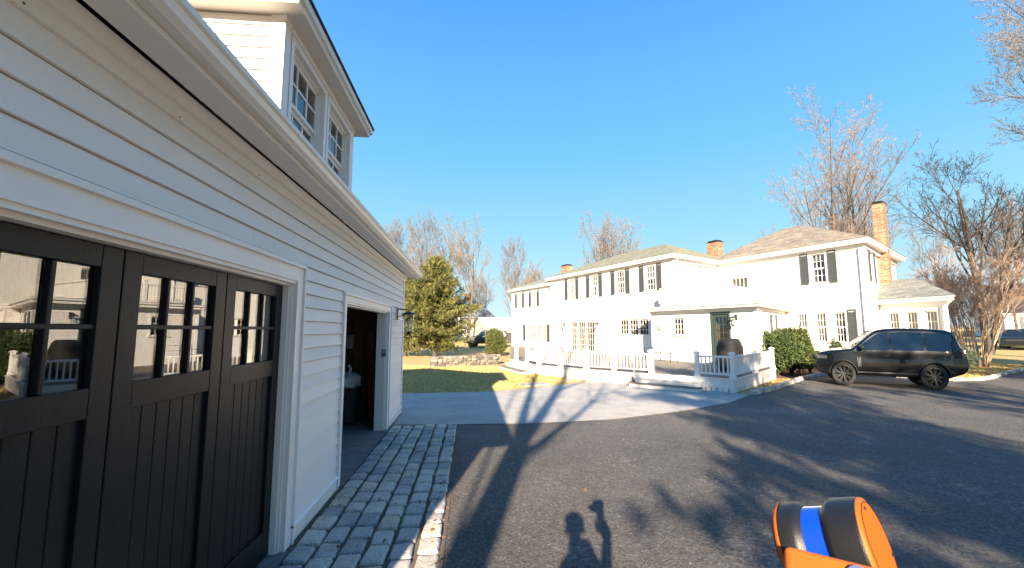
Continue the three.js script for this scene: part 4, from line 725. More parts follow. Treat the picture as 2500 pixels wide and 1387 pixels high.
{
  const paint = phys({ color: rgb(0.005, 0.0055, 0.006), roughness: 0.22, specularIntensity: 0.4, clearcoat: 1, clearcoatRoughness: 0.03 });
  const suv = thing('parked_car', 'black luxury estate SUV parked side-on by the kerb and mulch bed', 'car', [13.85, 0, -13.5], (180 - 36) * Math.PI / 180, 'dark cars');
  buildCar(suv, shortShape, paint); suv.scale.set(0.85, 1.02, 0.92);
  const bar = gb(), hwv = 0.975; for (const x of [0.79, 0.83, 0.87]) bar.cbox(x, 0.78, -hwv - 0.012, 0.012, 0.3, 0.012); bar.build('side_vent', carMat.trim, suv);
  const paint2 = phys({ color: rgb(0.006, 0.009, 0.011), roughness: 0.4, clearcoat: 0.8, clearcoatRoughness: 0.1 });
  const far = thing('parked_car', 'dark boxy off-roader facing this way by the far lawn', 'car', [46.9, 0.02, -32.9], Math.PI + 0.5, 'dark cars');
  buildCar(far, boxyShape, paint2);
  copy(far, 'dark car half hidden behind the hedge and stone wall', [1.6, 0, -46], 0.25, 0.95);
}

// ---------------------------------------------------------------- trees, bushes, grass
class Twigs { // thin three-sided rods, indexed
  constructor() { this.p = []; this.n = []; this.i = []; }
  rod(pts, rads) {
    const b = this.p.length / 3, m = pts.length; let s = null;
    for (let k = 0; k < m; k++) {
      const d = V().subVectors(pts[Math.min(m - 1, k + 1)], pts[Math.max(0, k - 1)]).normalize(); if (!s) s = Math.abs(d.y) > 0.9 ? V(1, 0, 0) : V(0, 1, 0);
      s.addScaledVector(d, -s.dot(d)).normalize(); const t = d.clone().cross(s);
      for (let j = 0; j < 3; j++) { const a = j * 2.0944, c = Math.cos(a), e = Math.sin(a), x = s.x * c + t.x * e, y = s.y * c + t.y * e, z = s.z * c + t.z * e, q = pts[k], r = rads[k]; this.p.push(q.x + x * r, q.y + y * r, q.z + z * r); this.n.push(x, y, z); }
    }
    for (let k = 0; k < m - 1; k++) for (let j = 0; j < 3; j++) { const l = (j + 1) % 3, A = b + k * 3 + j, B = b + k * 3 + l, C = B + 3, D = A + 3; this.i.push(A, B, C, A, C, D); }
  }
  geo() { const g = new THREE.BufferGeometry(); g.setAttribute('position', new THREE.Float32BufferAttribute(this.p, 3)); g.setAttribute('normal', new THREE.Float32BufferAttribute(this.n, 3)); g.setAttribute('uv', new THREE.Float32BufferAttribute(new Float32Array(this.p.length / 3 * 2), 2)); g.setIndex(this.i); return g; }
}
const UP = V(0, 1, 0);
function aside(d, angle, az) { const s = Math.abs(d.y) > 0.98 ? V(1, 0, 0) : V(0, 1, 0).cross(d).normalize(), t = d.clone().cross(s); return d.clone().multiplyScalar(Math.cos(angle)).addScaledVector(s, Math.sin(angle) * Math.cos(az)).addScaledVector(t, Math.sin(angle) * Math.sin(az)).normalize(); }
// o: kids[], start[], ratio[], angle[], wob[], trop[], minR
function grower(o) {
  const r = rng(o.seed), wood = gb(), tw = new Twigs(), last = o.kids.length;
  const grow = (p, d, len, rad, lv) => {
    const n = lv === 0 ? 9 : lv === 1 ? 6 : lv === 2 ? 4 : lv < last ? 3 : 2, pts = [p], rads = [rad]; let q = p.clone(), dd = d.clone();
    for (let i = 1; i <= n; i++) { dd = dd.clone().add(V(r() - 0.5, r() - 0.5, r() - 0.5).multiplyScalar(o.wob[lv])); dd.y += o.trop[lv]; dd.normalize(); q = q.clone().addScaledVector(dd, len / n); pts.push(q); rads.push(Math.max(o.minR ?? 0.004, lerp(rad, rad * (lv === 0 ? o.topTaper ?? 0.25 : lv === last ? 0.5 : 0.3), i / n))); }
    if (lv <= (o.woodLevel ?? 2)) wood.tube(pts, rads, [10, 7, 5, 4][lv] ?? 3, lv < 2); else tw.rod(pts, rads);
    if (lv >= last) return;
    const cnt = Math.max(1, Math.round(o.kids[lv] * (0.8 + 0.4 * r()) * (lv > 1 ? clamp(len / (o.refLen?.[lv] ?? len), 0.5, 1.3) : 1))), az0 = r() * 6.28;
    for (let k = 0; k < cnt; k++) {
      const t = clamp(lerp(o.start[lv], 1, (k + r() * 0.9) / cnt), 0, 0.995), f = t * n, i = Math.floor(f), P = pts[i].clone().lerp(pts[i + 1], f - i), R = lerp(rads[i], rads[i + 1], f - i), D = V().subVectors(pts[i + 1], pts[i]).normalize();
      const shape = o.shape ? o.shape(lv, t) : lerp(1.1, 0.45, t);
      grow(P, aside(D, o.angle[lv] * (0.7 + 0.6 * r()), az0 + k * 2.4 + r() * 0.8), len * o.ratio[lv] * shape * (0.75 + 0.5 * r()), Math.max(o.minR ?? 0.004, R * (lv === 0 ? 0.5 : 0.55)), lv + 1);
    }
  };
  return { grow, wood, tw, r };
}
const twigMats = {
  pink: std({ color: rgb(0.25, 0.165, 0.125), roughness: 0.9 }), grey: std({ color: rgb(0.19, 0.155, 0.135), roughness: 0.9 }), pinkPale: std({ color: rgb(0.29, 0.205, 0.155), roughness: 0.9 }), dark: std({ color: rgb(0.085, 0.064, 0.055), roughness: 0.95 }), pale: std({ color: rgb(0.235, 0.20, 0.17), roughness: 0.9 }), tan: std({ color: rgb(0.27, 0.18, 0.11), roughness: 0.9 }), red: std({ color: rgb(0.33, 0.22, 0.155), roughness: 0.9 }),
};
function finishTree(root, G, barkMat, twMat) { G.wood.build('trunk', barkMat, root); mesh('crown', G.tw.geo(), twMat, root); return root; }
const vase = { start: [0.3, 0.25, 0.2, 0.2, 0.15], angle: [0.55, 0.55, 0.6, 0.65, 0.7], wob: [0.12, 0.22, 0.3, 0.4, 0.5, 0.5], trop: [0.06, 0.12, 0.09, 0.06, 0.05, 0.03], ratio: [0.62, 0.5, 0.5, 0.5, 0.5], minR: 0.009, topTaper: 0.12 };
function vaseTree(name, label, pos, h, seed, o, bark, tw, group) {
  const root = thing(name, label, 'tree', pos, 0, group), G = grower({ ...vase, seed, ...o }); const d = o.lean ?? V(0, 1, 0);
  const stems = o.stems ?? [[0, 0, 1]];
  for (const [ax, az, k] of stems) G.grow(V(ax * 0.05, 0, az * 0.05), V(ax, 1, az).normalize(), h * k, (o.rad ?? h * 0.016) * (stems.length > 1 ? 0.75 : 1), 0);
  return finishTree(root, G, bark, tw);
}
// leaf scatter
class Leaves {
  constructor() { this.p = []; this.n = []; this.c = []; this.i = []; }
  blade(p, d, side, l, w, col) { // diamond from p along d
    const b = this.p.length / 3, n = side.clone().cross(d).normalize(), P = [p, p.clone().addScaledVector(d, l * 0.45).addScaledVector(side, w), p.clone().addScaledVector(d, l), p.clone().addScaledVector(d, l * 0.45).addScaledVector(side, -w)];
    for (const q of P) { this.p.push(q.x, q.y, q.z); this.n.push(n.x, n.y, n.z); this.c.push(...col); } this.i.push(b, b + 1, b + 2, b, b + 2, b + 3);
  }
  geo() { const g = new THREE.BufferGeometry(); g.setAttribute('position', new THREE.Float32BufferAttribute(this.p, 3)); g.setAttribute('normal', new THREE.Float32BufferAttribute(this.n, 3)); g.setAttribute('color', new THREE.Float32BufferAttribute(this.c, 3)); g.setAttribute('uv', new THREE.Float32BufferAttribute(new Float32Array(this.p.length / 3 * 2), 2)); g.setIndex(this.i); return g; }
}
const leafMat = phys({ color: rgb(1, 1, 1), vertexColors: true, roughness: 0.7, transmission: 0.25, thickness: 0, ior: 1.3 });
const needleMat = std({ color: rgb(1, 1, 1), vertexColors: true, roughness: 0.75 });
const rdir = (r) => { const z = r() * 2 - 1, a = r() * 6.283, s = Math.sqrt(1 - z * z); return V(s * Math.cos(a), z, s * Math.sin(a)); };
function spray(L, r, p, d, len, cols, n = 5, wide = 0.16, leafW = 0.028) { // a flat fan of scale-like shoots
  const s = aside(d, Math.PI / 2, r() * 6.28), col = cols[Math.floor(r() * cols.length)], k = 0.75 + 0.5 * r(), c = col.map((x) => x * k);
  for (let i = 0; i < n; i++) { const a = (i / (n - 1) - 0.5) * 1.7 + (r() - 0.5) * 0.3, dd = d.clone().multiplyScalar(Math.cos(a)).addScaledVector(s, Math.sin(a)).add(rdir(r).multiplyScalar(0.12)).normalize(), sd = aside(dd, Math.PI / 2, r() * 6.28); L.blade(p.clone().addScaledVector(d, len * 0.15 * r()), dd, sd, len * (0.6 + 0.5 * r()) * Math.cos(a * 0.6), leafW * (0.7 + 0.6 * r()), c); }
}
function conifer(name, label, pos, h, R, seed, o = {}) {
  const root = thing(name, label, 'tree', pos, o.turn ?? 0, o.group), r = rng(seed), L = new Leaves(), wood = gb(), tr = o.trunkR ?? h * 0.022; const cols = o.cols ?? [[0.075, 0.085, 0.018], [0.125, 0.124, 0.026], [0.048, 0.06, 0.015], [0.17, 0.152, 0.034]];
  const pts = [], rd = []; for (let i = 0; i <= 10; i++) { pts.push(V((r() - 0.5) * 0.06 * i / 5, h * i / 10 * 0.97, (r() - 0.5) * 0.06 * i / 5)); rd.push(Math.max(0.012, tr * (1 - i / 10.5))); } wood.tube(pts, rd, 9);
  const base = o.base ?? 0.08, nb = o.branches ?? 150;
  for (let k = 0; k < nb; k++) {
    const t = base + (1 - base) * (k + r() * 0.8) / nb, y = h * t, u = (t - base) / (1 - base), prof = o.profile ? o.profile(u) : Math.pow(1 - u, 0.8) * (0.75 + 0.25 * smooth(0, 0.15, u)), len = R * prof * (o.ragged ? 0.45 + 0.85 * r() : 0.72 + 0.42 * r()) + 0.12, az = k * 2.399 + r() * 0.7, rise0 = o.rise ?? 0.35;
    let q = V(0, y, 0), d = V(Math.cos(az), rise0 + (r() - 0.5) * 0.3 + u * 0.6, Math.sin(az)).normalize(); const n = Math.max(3, Math.round(len / 0.3)), bp = [q.clone()], br = [tr * 0.28 * (1 - u) + 0.012];
    for (let i = 1; i <= n; i++) { d = d.clone().add(V((r() - 0.5) * 0.25, (o.droop ?? -0.02) + (r() - 0.5) * 0.15, (r() - 0.5) * 0.25)).normalize(); q = q.clone().addScaledVector(d, len / n); bp.push(q); br.push(br[0] * (1 - i / (n + 0.5)) + 0.004); }
    wood.tube(bp, br, 4, false);
    for (let i = 1; i <= n; i++) { const dens = (o.dens ?? 9) * (i / n < 0.35 ? (o.inner ?? 0.5) : 1), m = Math.floor(dens + r()); for (let j = 0; j < m; j++) { const p = bp[i - 1].clone().lerp(bp[i], r()).add(rdir(r).multiplyScalar((o.fluff ?? 0.22) * r())), dir = V().subVectors(bp[i], bp[i - 1]).normalize().multiplyScalar(0.7).add(rdir(r).multiplyScalar(0.9)); dir.y += o.leafUp ?? 0.25; spray(L, r, p, dir.normalize(), (o.sprayLen ?? 0.26) * (0.7 + 0.6 * r()), cols, o.blades ?? 5, 0.16, o.leafW ?? 0.03); } }
  }
  wood.build('trunk', o.bark ?? M.barkDark, root); mesh('crown', L.geo(), o.mat ?? needleMat, root); return root;
}
function bush(name, label, pos, sx, sy, sz, seed, o = {}) {
  const root = thing(name, label, o.category ?? 'bush', pos, o.turn ?? 0, o.group), r = rng(seed), L = new Leaves(), n = o.n ?? 5000, cols = o.cols ?? [[0.045, 0.075, 0.02], [0.07, 0.105, 0.028], [0.10, 0.13, 0.035], [0.03, 0.055, 0.018]], ph = r() * 9;
  const lumps = []; for (let i = 0; i < (o.lumps ?? 9); i++) lumps.push([rdir(r), 0.75 + 0.45 * r()]);
  for (let k = 0; k < n; k++) {
    const d = rdir(r); let m = 0.8; for (const [q, a] of lumps) { const c = d.dot(q); if (c > 0.7) m = Math.max(m, lerp(0.8, a, smooth(0.7, 0.98, c))); }
    const s = Math.pow(r(), 0.33) * m, p = o.box ? V((r() - 0.5) * sx, r() * sy, (r() - 0.5) * sz) : V(d.x * s * sx / 2, sy * 0.5 + d.y * s * sy / 2, d.z * s * sz / 2); if (p.y < 0.02) continue;
    if (o.box && r() < 0.5) { const f = Math.floor(r() * 3); f === 0 ? (p.x = Math.sign(p.x) * sx / 2 * (0.9 + 0.16 * r())) : f === 1 ? (p.z = Math.sign(p.z) * sz / 2 * (0.9 + 0.16 * r())) : (p.y = sy * (0.93 + 0.12 * r())); }
    const dir = d.clone().multiplyScalar(0.6).add(rdir(r)).add(V(0, 0.4, 0)).normalize(), c = cols[Math.floor(r() * cols.length)], q = 0.7 + 0.6 * r(); for (let j = 0; j < (o.per ?? 2); j++) { const dd = dir.clone().add(rdir(r).multiplyScalar(0.7)).normalize(); L.blade(p, dd, aside(dd, Math.PI / 2, r() * 6.28), (o.leaf ?? 0.09) * (0.7 + 0.6 * r()), (o.leafW ?? 0.02), c.map((x) => x * q)); }
  }
  const w = gb(); for (let k = 0; k < (o.stems ?? 9); k++) { const a = r() * 6.28, b = 0.1 + 0.25 * r(); w.tube([V(Math.cos(a) * 0.05, 0, Math.sin(a) * 0.05), V(Math.cos(a) * sx * b * 0.6, sy * 0.4, Math.sin(a) * sz * b * 0.6), V(Math.cos(a) * sx * b, sy * 0.75, Math.sin(a) * sz * b)], [0.025, 0.015, 0.007], 5); }
  w.build('stems', M.barkDark, root); mesh('foliage', L.geo(), leafMat, root); return root;
}

// evergreens on the left lawn
conifer('evergreen_tree', 'broad yellow-green evergreen tree on the lawn beyond the garage', [-2.45, 0, -30.2], 6.6, 3.35, 61, { ragged: true, branches: 240, dens: 12, sprayLen: 0.3, leafW: 0.017, fluff: 0.34, base: 0.06, blades: 6, profile: (u) => Math.pow(1 - u, 0.72) * (0.62 + 0.38 * smooth(0, 0.28, u)) });
conifer('evergreen_tree', 'second evergreen tree showing between the garage corner and the broad evergreen', [-4.6, 0, -31.2], 5.9, 2.8, 62, { ragged: true, branches: 190, dens: 11, sprayLen: 0.3, leafW: 0.017, fluff: 0.34, base: 0.06, blades: 6 });
bush('hedge', 'rounded clipped green bush at the left end of the house', [1.75, 0, -30.8], 1.7, 2.1, 2.4, 63, { n: 6000, leaf: 0.11, cols: [[0.10, 0.12, 0.03], [0.13, 0.14, 0.035], [0.07, 0.09, 0.025]] });
// bushes before the house
bush('evergreen_bush', 'large glossy evergreen bush beside the deck rail', [12.55, 0, -16.75], 1.7, 1.85, 1.6, 64, { n: 5200, leaf: 0.14, leafW: 0.028, group: 'bushes against the house' });
bush('evergreen_bush', 'tall glossy evergreen bush against the white house wall', [13.6, 0, -17.35], 1.5, 2.0, 1.4, 65, { n: 4600, leaf: 0.14, leafW: 0.028, group: 'bushes against the house', cols: [[0.055, 0.085, 0.02], [0.09, 0.12, 0.03], [0.14, 0.15, 0.04], [0.03, 0.055, 0.018]] });
[[14.55, -17.5, 1.45, 0.62, 'narrow clipped yew nearest the glossy bushes'], [15.55, -17.15, 1.55, 0.68, 'narrow clipped yew behind the black SUV bonnet'], [16.1, -16.7, 1.6, 0.6, 'narrow clipped yew below the single dark shutter']].forEach(([x, z, h, w, label], i) => bush('clipped_yew', label, [x, 0, z], w, h, w, 70 + i, { n: 2600, leaf: 0.07, leafW: 0.012, lumps: 4, group: 'clipped yews along the house wall' }));
bush('juniper_bush', 'low grey-green juniper spreading beside the rear of the SUV', [19.3, 0, -16.4], 3.4, 1.3, 2.4, 75, { n: 5200, leaf: 0.26, leafW: 0.02, cols: [[0.06, 0.085, 0.055], [0.09, 0.115, 0.075], [0.045, 0.065, 0.045], [0.12, 0.135, 0.06]] });
bush('evergreen_bush', 'yellowish leafy bush behind the juniper at the corner of the sunroom', [20.6, 0, -18.6], 1.6, 1.9, 1.6, 76, { n: 3200, leaf: 0.15, leafW: 0.03, cols: [[0.10, 0.12, 0.03], [0.15, 0.15, 0.04]], group: 'bushes against the house' });
// the bare multi-stemmed shrub by the sunroom
{
  const root = thing('bare_shrub', 'big leafless multi-stemmed shrub with tan stems and reddish twigs beside the sunroom', 'shrub', [25.2, 0, -19.4]);
  const G = grower({ seed: 80, kids: [5, 4, 4, 4], start: [0.25, 0.2, 0.2, 0.2], angle: [0.4, 0.5, 0.55, 0.6], wob: [0.25, 0.3, 0.4, 0.5, 0.5], trop: [0.05, 0.05, 0.05, 0.03, 0.02], ratio: [0.55, 0.55, 0.55, 0.6], minR: 0.006, woodLevel: 1 });
  for (let k = 0; k < 26; k++) { const a = G.r() * 6.28, s = 0.08 + 0.5 * G.r(); G.grow(V(Math.cos(a) * 0.3, 0, Math.sin(a) * 0.3), V(Math.cos(a) * s, 1, Math.sin(a) * s).normalize(), 3.7 + 1.3 * G.r(), 0.035, 0); }
  G.wood.build('stems', std({ color: rgb(0.42, 0.31, 0.20), roughness: 0.9 }), root); mesh('twigs', G.tw.geo(), twigMats.red, root);
}
// bare trees
const big = { kids: [9, 7, 6, 5, 4], refLen: [0, 0, 3, 1.6, 0.8] };
vaseTree('bare_tree', 'tall bare tree with pinkish upright crown rising behind the brick chimney', [31.2, 0, -32.5], 16, 90, { ...big, kids: [9, 7, 7, 6, 4], rad: 0.3, stems: [[-0.16, 0.05, 1], [0.12, -0.08, 1.02], [0.02, 0.16, 0.92]], minR: 0.0095 }, M.bark, twigMats.pinkPale, 'bare trees');
vaseTree('bare_tree', 'broad dark bare tree with heavy spreading limbs beyond the sunroom', [38, 0, -28.5], 12.4, 91, { ...big, kids: [8, 7, 7, 6, 4], rad: 0.34, stems: [[-0.3, 0.1, 1], [0.1, -0.1, 1.05], [0.35, 0.1, 0.95]], angle: [0.75, 0.7, 0.65, 0.65, 0.7], minR: 0.009 }, M.barkDark, twigMats.dark, 'bare trees');
vaseTree('bare_tree', 'very tall pale bare tree whose crown overhangs the driveway by the juniper', [36.6, 0, -20.2], 23, 92, { ...big, kids: [13, 9, 8, 7, 4], rad: 0.36, start: [0.25, 0.2, 0.2, 0.2, 0.15], angle: [0.85, 0.5, 0.55, 0.6, 0.7], minR: 0.009 }, M.bark, twigMats.pale, 'bare trees');
const treeA = vaseTree('bare_tree', 'tall slim bare tree behind the broad evergreen', [-5.5, 0, -55], 13.6, 93, { ...big, kids: [10, 8, 7, 7, 5], rad: 0.2, stems: [[0.02, 0, 1], [-0.1, 0.05, 0.9]], angle: [0.42, 0.45, 0.5, 0.55, 0.6], minR: 0.0095 }, M.bark, twigMats.grey, 'bare trees');
const treeB = vaseTree('bare_tree', 'leaning bare tree with one-sided pale crown right of the broad evergreen', [-0.4, 0, -56], 12.4, 94, { ...big, kids: [10, 8, 7, 7, 5], rad: 0.2, stems: [[0.14, 0.02, 1]], angle: [0.5, 0.5, 0.5, 0.55, 0.6], minR: 0.0095 }, M.bark, twigMats.pale, 'bare trees');
const treeC = vaseTree('bare_tree', 'wide rounded bare tree standing behind the middle of the house', [17.6, 0, -54], 13.2, 95, { ...big, kids: [9, 8, 8, 7, 5], rad: 0.34, stems: [[-0.28, 0, 1], [0.02, 0.1, 1.05], [0.3, -0.05, 0.95]], minR: 0.0095 }, M.bark, twigMats.pale, 'bare trees');
copy(treeA, 'hazy bare tree beside the tall slim one, nearer the garage eave', [-10.5, 0, -62], 1.1, 1.06);
copy(treeB, 'upright bare tree between the two behind the broad evergreen', [-3.2, 0, -60], 2.6, 1.12);
copy(treeA, 'thin solitary bare tree left of the far end of the house', [6.2, 0, -62], 0.4, V(0.8, 0.92, 0.8));
copy(treeC, 'low bare crown just above the garage gutter', [-16.5, 0, -60], 1.9, 0.82);
const wood = [[44, -46, 0.95, 'A', 0.3], [52, -30, 0.9, 'B', 1.2], [58, -58, 1.05, 'C', 2.2], [47, -62, 1.0, 'A', 3.3], [66, -46, 1.0, 'C', 0.7], [73, -60, 1.1, 'B', 4.1], [80, -42, 1.1, 'A', 5.0], [62, -72, 1.05, 'B', 2.9], [11, -78, 0.75, 'C', 1.4], [2, -82, 0.7, 'C', 3.0], [18, -84, 0.7, 'A', 0.9], [-14, -84, 0.8, 'C', 4.4], [50, -50, 0.75, 'C', 3.6]];
wood.forEach(([x, z, s, k, t]) => copy({ A: treeA, B: treeB, C: treeC }[k], x > 30 ? 'distant bare tree in the wood around the low neighbouring house with window boxes' : 'distant bare tree far beyond the pale outbuilding and the hedge', [x, rise(x, z), z], t, s));
vaseTree('bare_tree', 'small twiggy tree with brownish crown by the far end of the house', [6.0, 0.2, -50], 6.2, 97, { ...big, kids: [9, 7, 6, 5], rad: 0.14, stems: [[-0.3, 0, 1], [0.05, 0.1, 1], [0.3, 0, 0.9]], minR: 0.01 }, M.bark, twigMats.tan, 'bare trees');
vaseTree('bare_tree', 'small pale bare tree before the neighbouring white house', [57, 0.3, -40], 9.5, 98, { ...big, kids: [7, 6, 5, 4], rad: 0.16, minR: 0.012 }, M.bark, twigMats.pale, 'bare trees');
// trees behind the viewer that shade the driveway, then dense evergreens added to cut sky light
{
  const root = thing('bare_tree', 'forked bare tree at the near end of the garage', 'tree', [-2.2, 0, 6], 0, 'trees shading the driveway'), G = grower({ ...vase, seed: 101, kids: [7, 6, 5, 4], start: [0.35, 0.25, 0.2, 0.2], refLen: [0, 0, 2.5, 1.2], minR: 0.008 });
  G.wood.tube([V(0, 0, 0), V(0.02, 1.5, 0), V(-0.02, 3.4, 0.03), V(0.02, 5.0, 0)], [0.25, 0.2, 0.185, 0.19], 12);
  G.grow(V(0, 4.95, 0), V(-0.12, 1, 0.05).normalize(), 6.5, 0.13, 1); G.grow(V(0.02, 4.95, 0), V(0.3, 1, -0.05).normalize(), 7, 0.14, 1); G.grow(V(0.0, 4.6, 0), V(0.62, 0.8, 0.2).normalize(), 5, 0.07, 1);
  finishTree(root, G, M.barkDark, twigMats.dark);
  const r2 = thing('bare_tree', 'thinner bare tree close to the garage end wall', 'tree', [-2.68, 0, 6.5], 0, 'trees shading the driveway'), G2 = grower({ ...vase, seed: 102, kids: [6, 5, 4, 4], refLen: [0, 0, 2, 1], minR: 0.007 });
  G2.grow(V(0, 0, 0), V(0.01, 1, 0.02).normalize(), 9.5, 0.105, 0); finishTree(r2, G2, M.barkDark, twigMats.dark);
  const pine = { cols: [[0.04, 0.07, 0.028], [0.06, 0.09, 0.03], [0.03, 0.055, 0.025]], base: 0.34, branches: 66, dens: 7, inner: 0.6, fluff: 0.4, sprayLen: 0.42, leafW: 0.026, blades: 7, droop: 0.0, rise: 0.15, leafUp: 0.4, group: 'trees shading the driveway', profile: (u) => (0.8 + 0.2 * Math.sin(u * 9)) * Math.pow(1 - u, 0.55) };
  conifer('pine_tree', 'tall dark pine standing behind the photographer', [2.1, 0, 12.6], 10.4, 4.1, 103, { ...pine, base: 0.36, branches: 96, dens: 6, profile: (u) => (0.82 + 0.18 * Math.sin(u * 11)) * (1 - 0.25 * u) * (1 - 0.6 * smooth(0.85, 1, u)) });
  conifer('pine_tree', 'open-crowned pine right of the tall dark pine', [8.6, 0, 13.2], 11.2, 4.1, 104, { ...pine, base: 0.3, branches: 58, dens: 4, profile: (u) => (0.8 + 0.2 * Math.sin(u * 11)) * (1 - 0.35 * u) * (1 - 0.6 * smooth(0.85, 1, u)) });
  const third = conifer('pine_tree', 'sparse pine at the edge of the driveway far to the right', [15.5, 0, 11.5], 13, 3.8, 105, { ...pine, branches: 50, dens: 5 });
  const full = conifer('pine_tree', 'added full-skirted evergreen out of view, screening sky light from the garage', [19.5, 0, 1.5], 13, 4.2, 106, { ...pine, base: 0.08, branches: 110, dens: 6 });  // unseen evergreen and its two copies, added to darken the garage wall
  copy(full, 'second added evergreen out of view, screening sky light further along the driveway', [26, 0, -5], 2.1, 1.05);
  copy(full, 'third added evergreen out of view, screening sky light behind the driveway', [25, 0, 9], 4.0, 1.1);
}
// grass: short winter turf, uncountable
{
  const r = rng(120), b = new Leaves(); for (let i = 0; i < 6; i++) { const a = r() * 6.28, d = V(Math.cos(a) * 0.5, 0.8, Math.sin(a) * 0.5).normalize(); b.blade(V(Math.cos(a) * 0.02, 0, Math.sin(a) * 0.02), d, aside(d, Math.PI / 2, 0), 0.055, 0.004, [1, 1, 1]); }
  const N = 26000, m = new THREE.InstancedMesh(b.geo(), std({ color: rgb(1, 1, 1), roughness: 0.9 }), N), M4 = new THREE.Matrix4(), c = new THREE.Color(); let k = 0;
  const inPoly = (x, z, P) => { let t = false; for (let i = 0, j = P.length - 1; i < P.length; j = i++) if ((P[i][1] > z) !== (P[j][1] > z) && x < (P[j][0] - P[i][0]) * (z - P[i][1]) / (P[j][1] - P[i][1]) + P[i][0]) t = !t; return t; };
  const areas = [[[-9, -13], [-1.9, -13.05], [0.64, -13.2], [1.98, -13.9], [4.1, -15.6], [2.6, -18.3], [1.5, -21.5], [-0.4, -22.4], [-9, -23]], [[8.1, -12.1], [9.5, -13.1], [11.9, -15.2], [11.4, -15.4]], [[17.6, -14.7], [19.6, -15.1], [22.4, -16.7], [29, -19.8], [30, -26], [20, -19]]];
  while (k < N) { const A = areas[r() < 0.62 ? 0 : r() < 0.2 ? 1 : 2], xs = A.map((p) => p[0]), zs = A.map((p) => p[1]), x = lerp(Math.min(...xs), Math.max(...xs), r()), z = lerp(Math.min(...zs), Math.max(...zs), r()); if (!inPoly(x, z, A)) continue; M4.compose(V(x, -0.014, z), new THREE.Quaternion().setFromAxisAngle(UP, r() * 6.28), V(1, 0.6 + 0.7 * r(), 1).multiplyScalar(0.9 + 0.6 * r())); m.setMatrixAt(k, M4); const t = r(), v = 0.7 + 0.6 * r(); c.setRGB(lerp(0.64, 0.42, t) * v, lerp(0.44, 0.33, t) * v, lerp(0.18, 0.09, t) * v); m.setColorAt(k, c); k++; }
  m.name = 'grass'; m.castShadow = m.receiveShadow = true; tag(m, 'short yellowish winter grass on the lawn', 'grass', null, 'stuff'); scene.add(m);
}

// ---------------------------------------------------------------- smaller things
const clearGlass = phys({ color: rgb(0.95, 0.97, 0.97), transmission: 1, thickness: 0, roughness: 0.02, ior: 1.5 });
function lantern(label, pos, turn, s, group) { // bracket plate, arm, cap, tapered glass body, candle
  const t = thing('wall_lantern', label, 'lantern', pos, turn, group), R = (a, b, y0, y1, n = 6) => new THREE.CylinderGeometry(b, a, y1 - y0, n, 1, true).translate(0, (y0 + y1) / 2, 0.2); t.scale.setScalar(s);
  gb().box(-0.045, 0.045, -0.06, 0.16, 0, 0.015).bar(V(0, 0.13, 0.01), V(0, 0.13, 0.2), 0.02).bar(V(0, 0.0, 0.01), V(0, 0.02, 0.13), 0.014).bar(V(0, 0.125, 0.2), V(0, 0.06, 0.2), 0.016).build('bracket', M.blackMetal, t);
  gb().add(R(0.125, 0.115, 0.035, 0.06)).add(R(0.115, 0.02, 0.06, 0.09)).add(new THREE.CircleGeometry(0.125, 6).rotateX(Math.PI / 2).translate(0, 0.035, 0.2)).build('cap', M.blackMetal, t);
  gb().add(R(0.05, 0.1, -0.27, 0.032)).build('glass', clearGlass, t);
  const f = gb(); for (let k = 0; k < 6; k++) { const a = (k + 0.5) / 6 * 2 * Math.PI; f.bar(V(Math.sin(a) * 0.102, 0.035, 0.2 + Math.cos(a) * 0.102), V(Math.sin(a) * 0.052, -0.27, 0.2 + Math.cos(a) * 0.052), 0.009); } f.add(new THREE.CylinderGeometry(0.054, 0.03, 0.04, 6).translate(0, -0.29, 0.2)); f.build('frame', M.blackMetal, t);
  gb().add(new THREE.CylinderGeometry(0.018, 0.018, 0.12, 10).translate(0, -0.18, 0.2)).add(new THREE.SphereGeometry(0.02, 10, 8).scale(1, 1.7, 1).translate(0, -0.1, 0.2)).build('bulb', std({ color: rgb(0.75, 0.72, 0.62), roughness: 0.4 }), t);
  return t;
}
lantern('black lantern with tapered clear glass beside the open garage bay', [WX + 0.03, 2.12, -9.1], Math.PI / 2, 1.15, 'wall lanterns');
const hp = (x, y, z) => { const p = V(x, y, z).applyMatrix4(houseToWorld); return [p.x, p.y, p.z]; };
lantern('small dark lantern beside the french doors, toward the quadruple window', hp(-10.3, 2.2, 0.03), HT, 1.1, 'wall lanterns');
lantern('small dark lantern beside the french doors, toward the casement windows', hp(-6.62, 2.2, 0.03), HT, 1.1, 'wall lanterns');
lantern('small dark lantern beside the green back door', hp(4.15, 2.3, 1.53), HT, 1.0, 'wall lanterns');
// switch on the jamb of the open bay
{ const t = thing('keypad', 'small grey keypad box on the jamb of the open garage bay', 'keypad', [-1.6, 1.42, -8.26]); gb().bevelBox(-0.045, 0.045, -0.07, 0.07, -0.02, 0.018, 0.006).build('case', std({ color: rgb(0.3, 0.28, 0.36), roughness: 0.5 }), t); gb().box(-0.03, 0.03, -0.05, 0.0, 0.018, 0.021).build('buttons', std({ color: rgb(0.12, 0.12, 0.14), roughness: 0.6 }), t); }

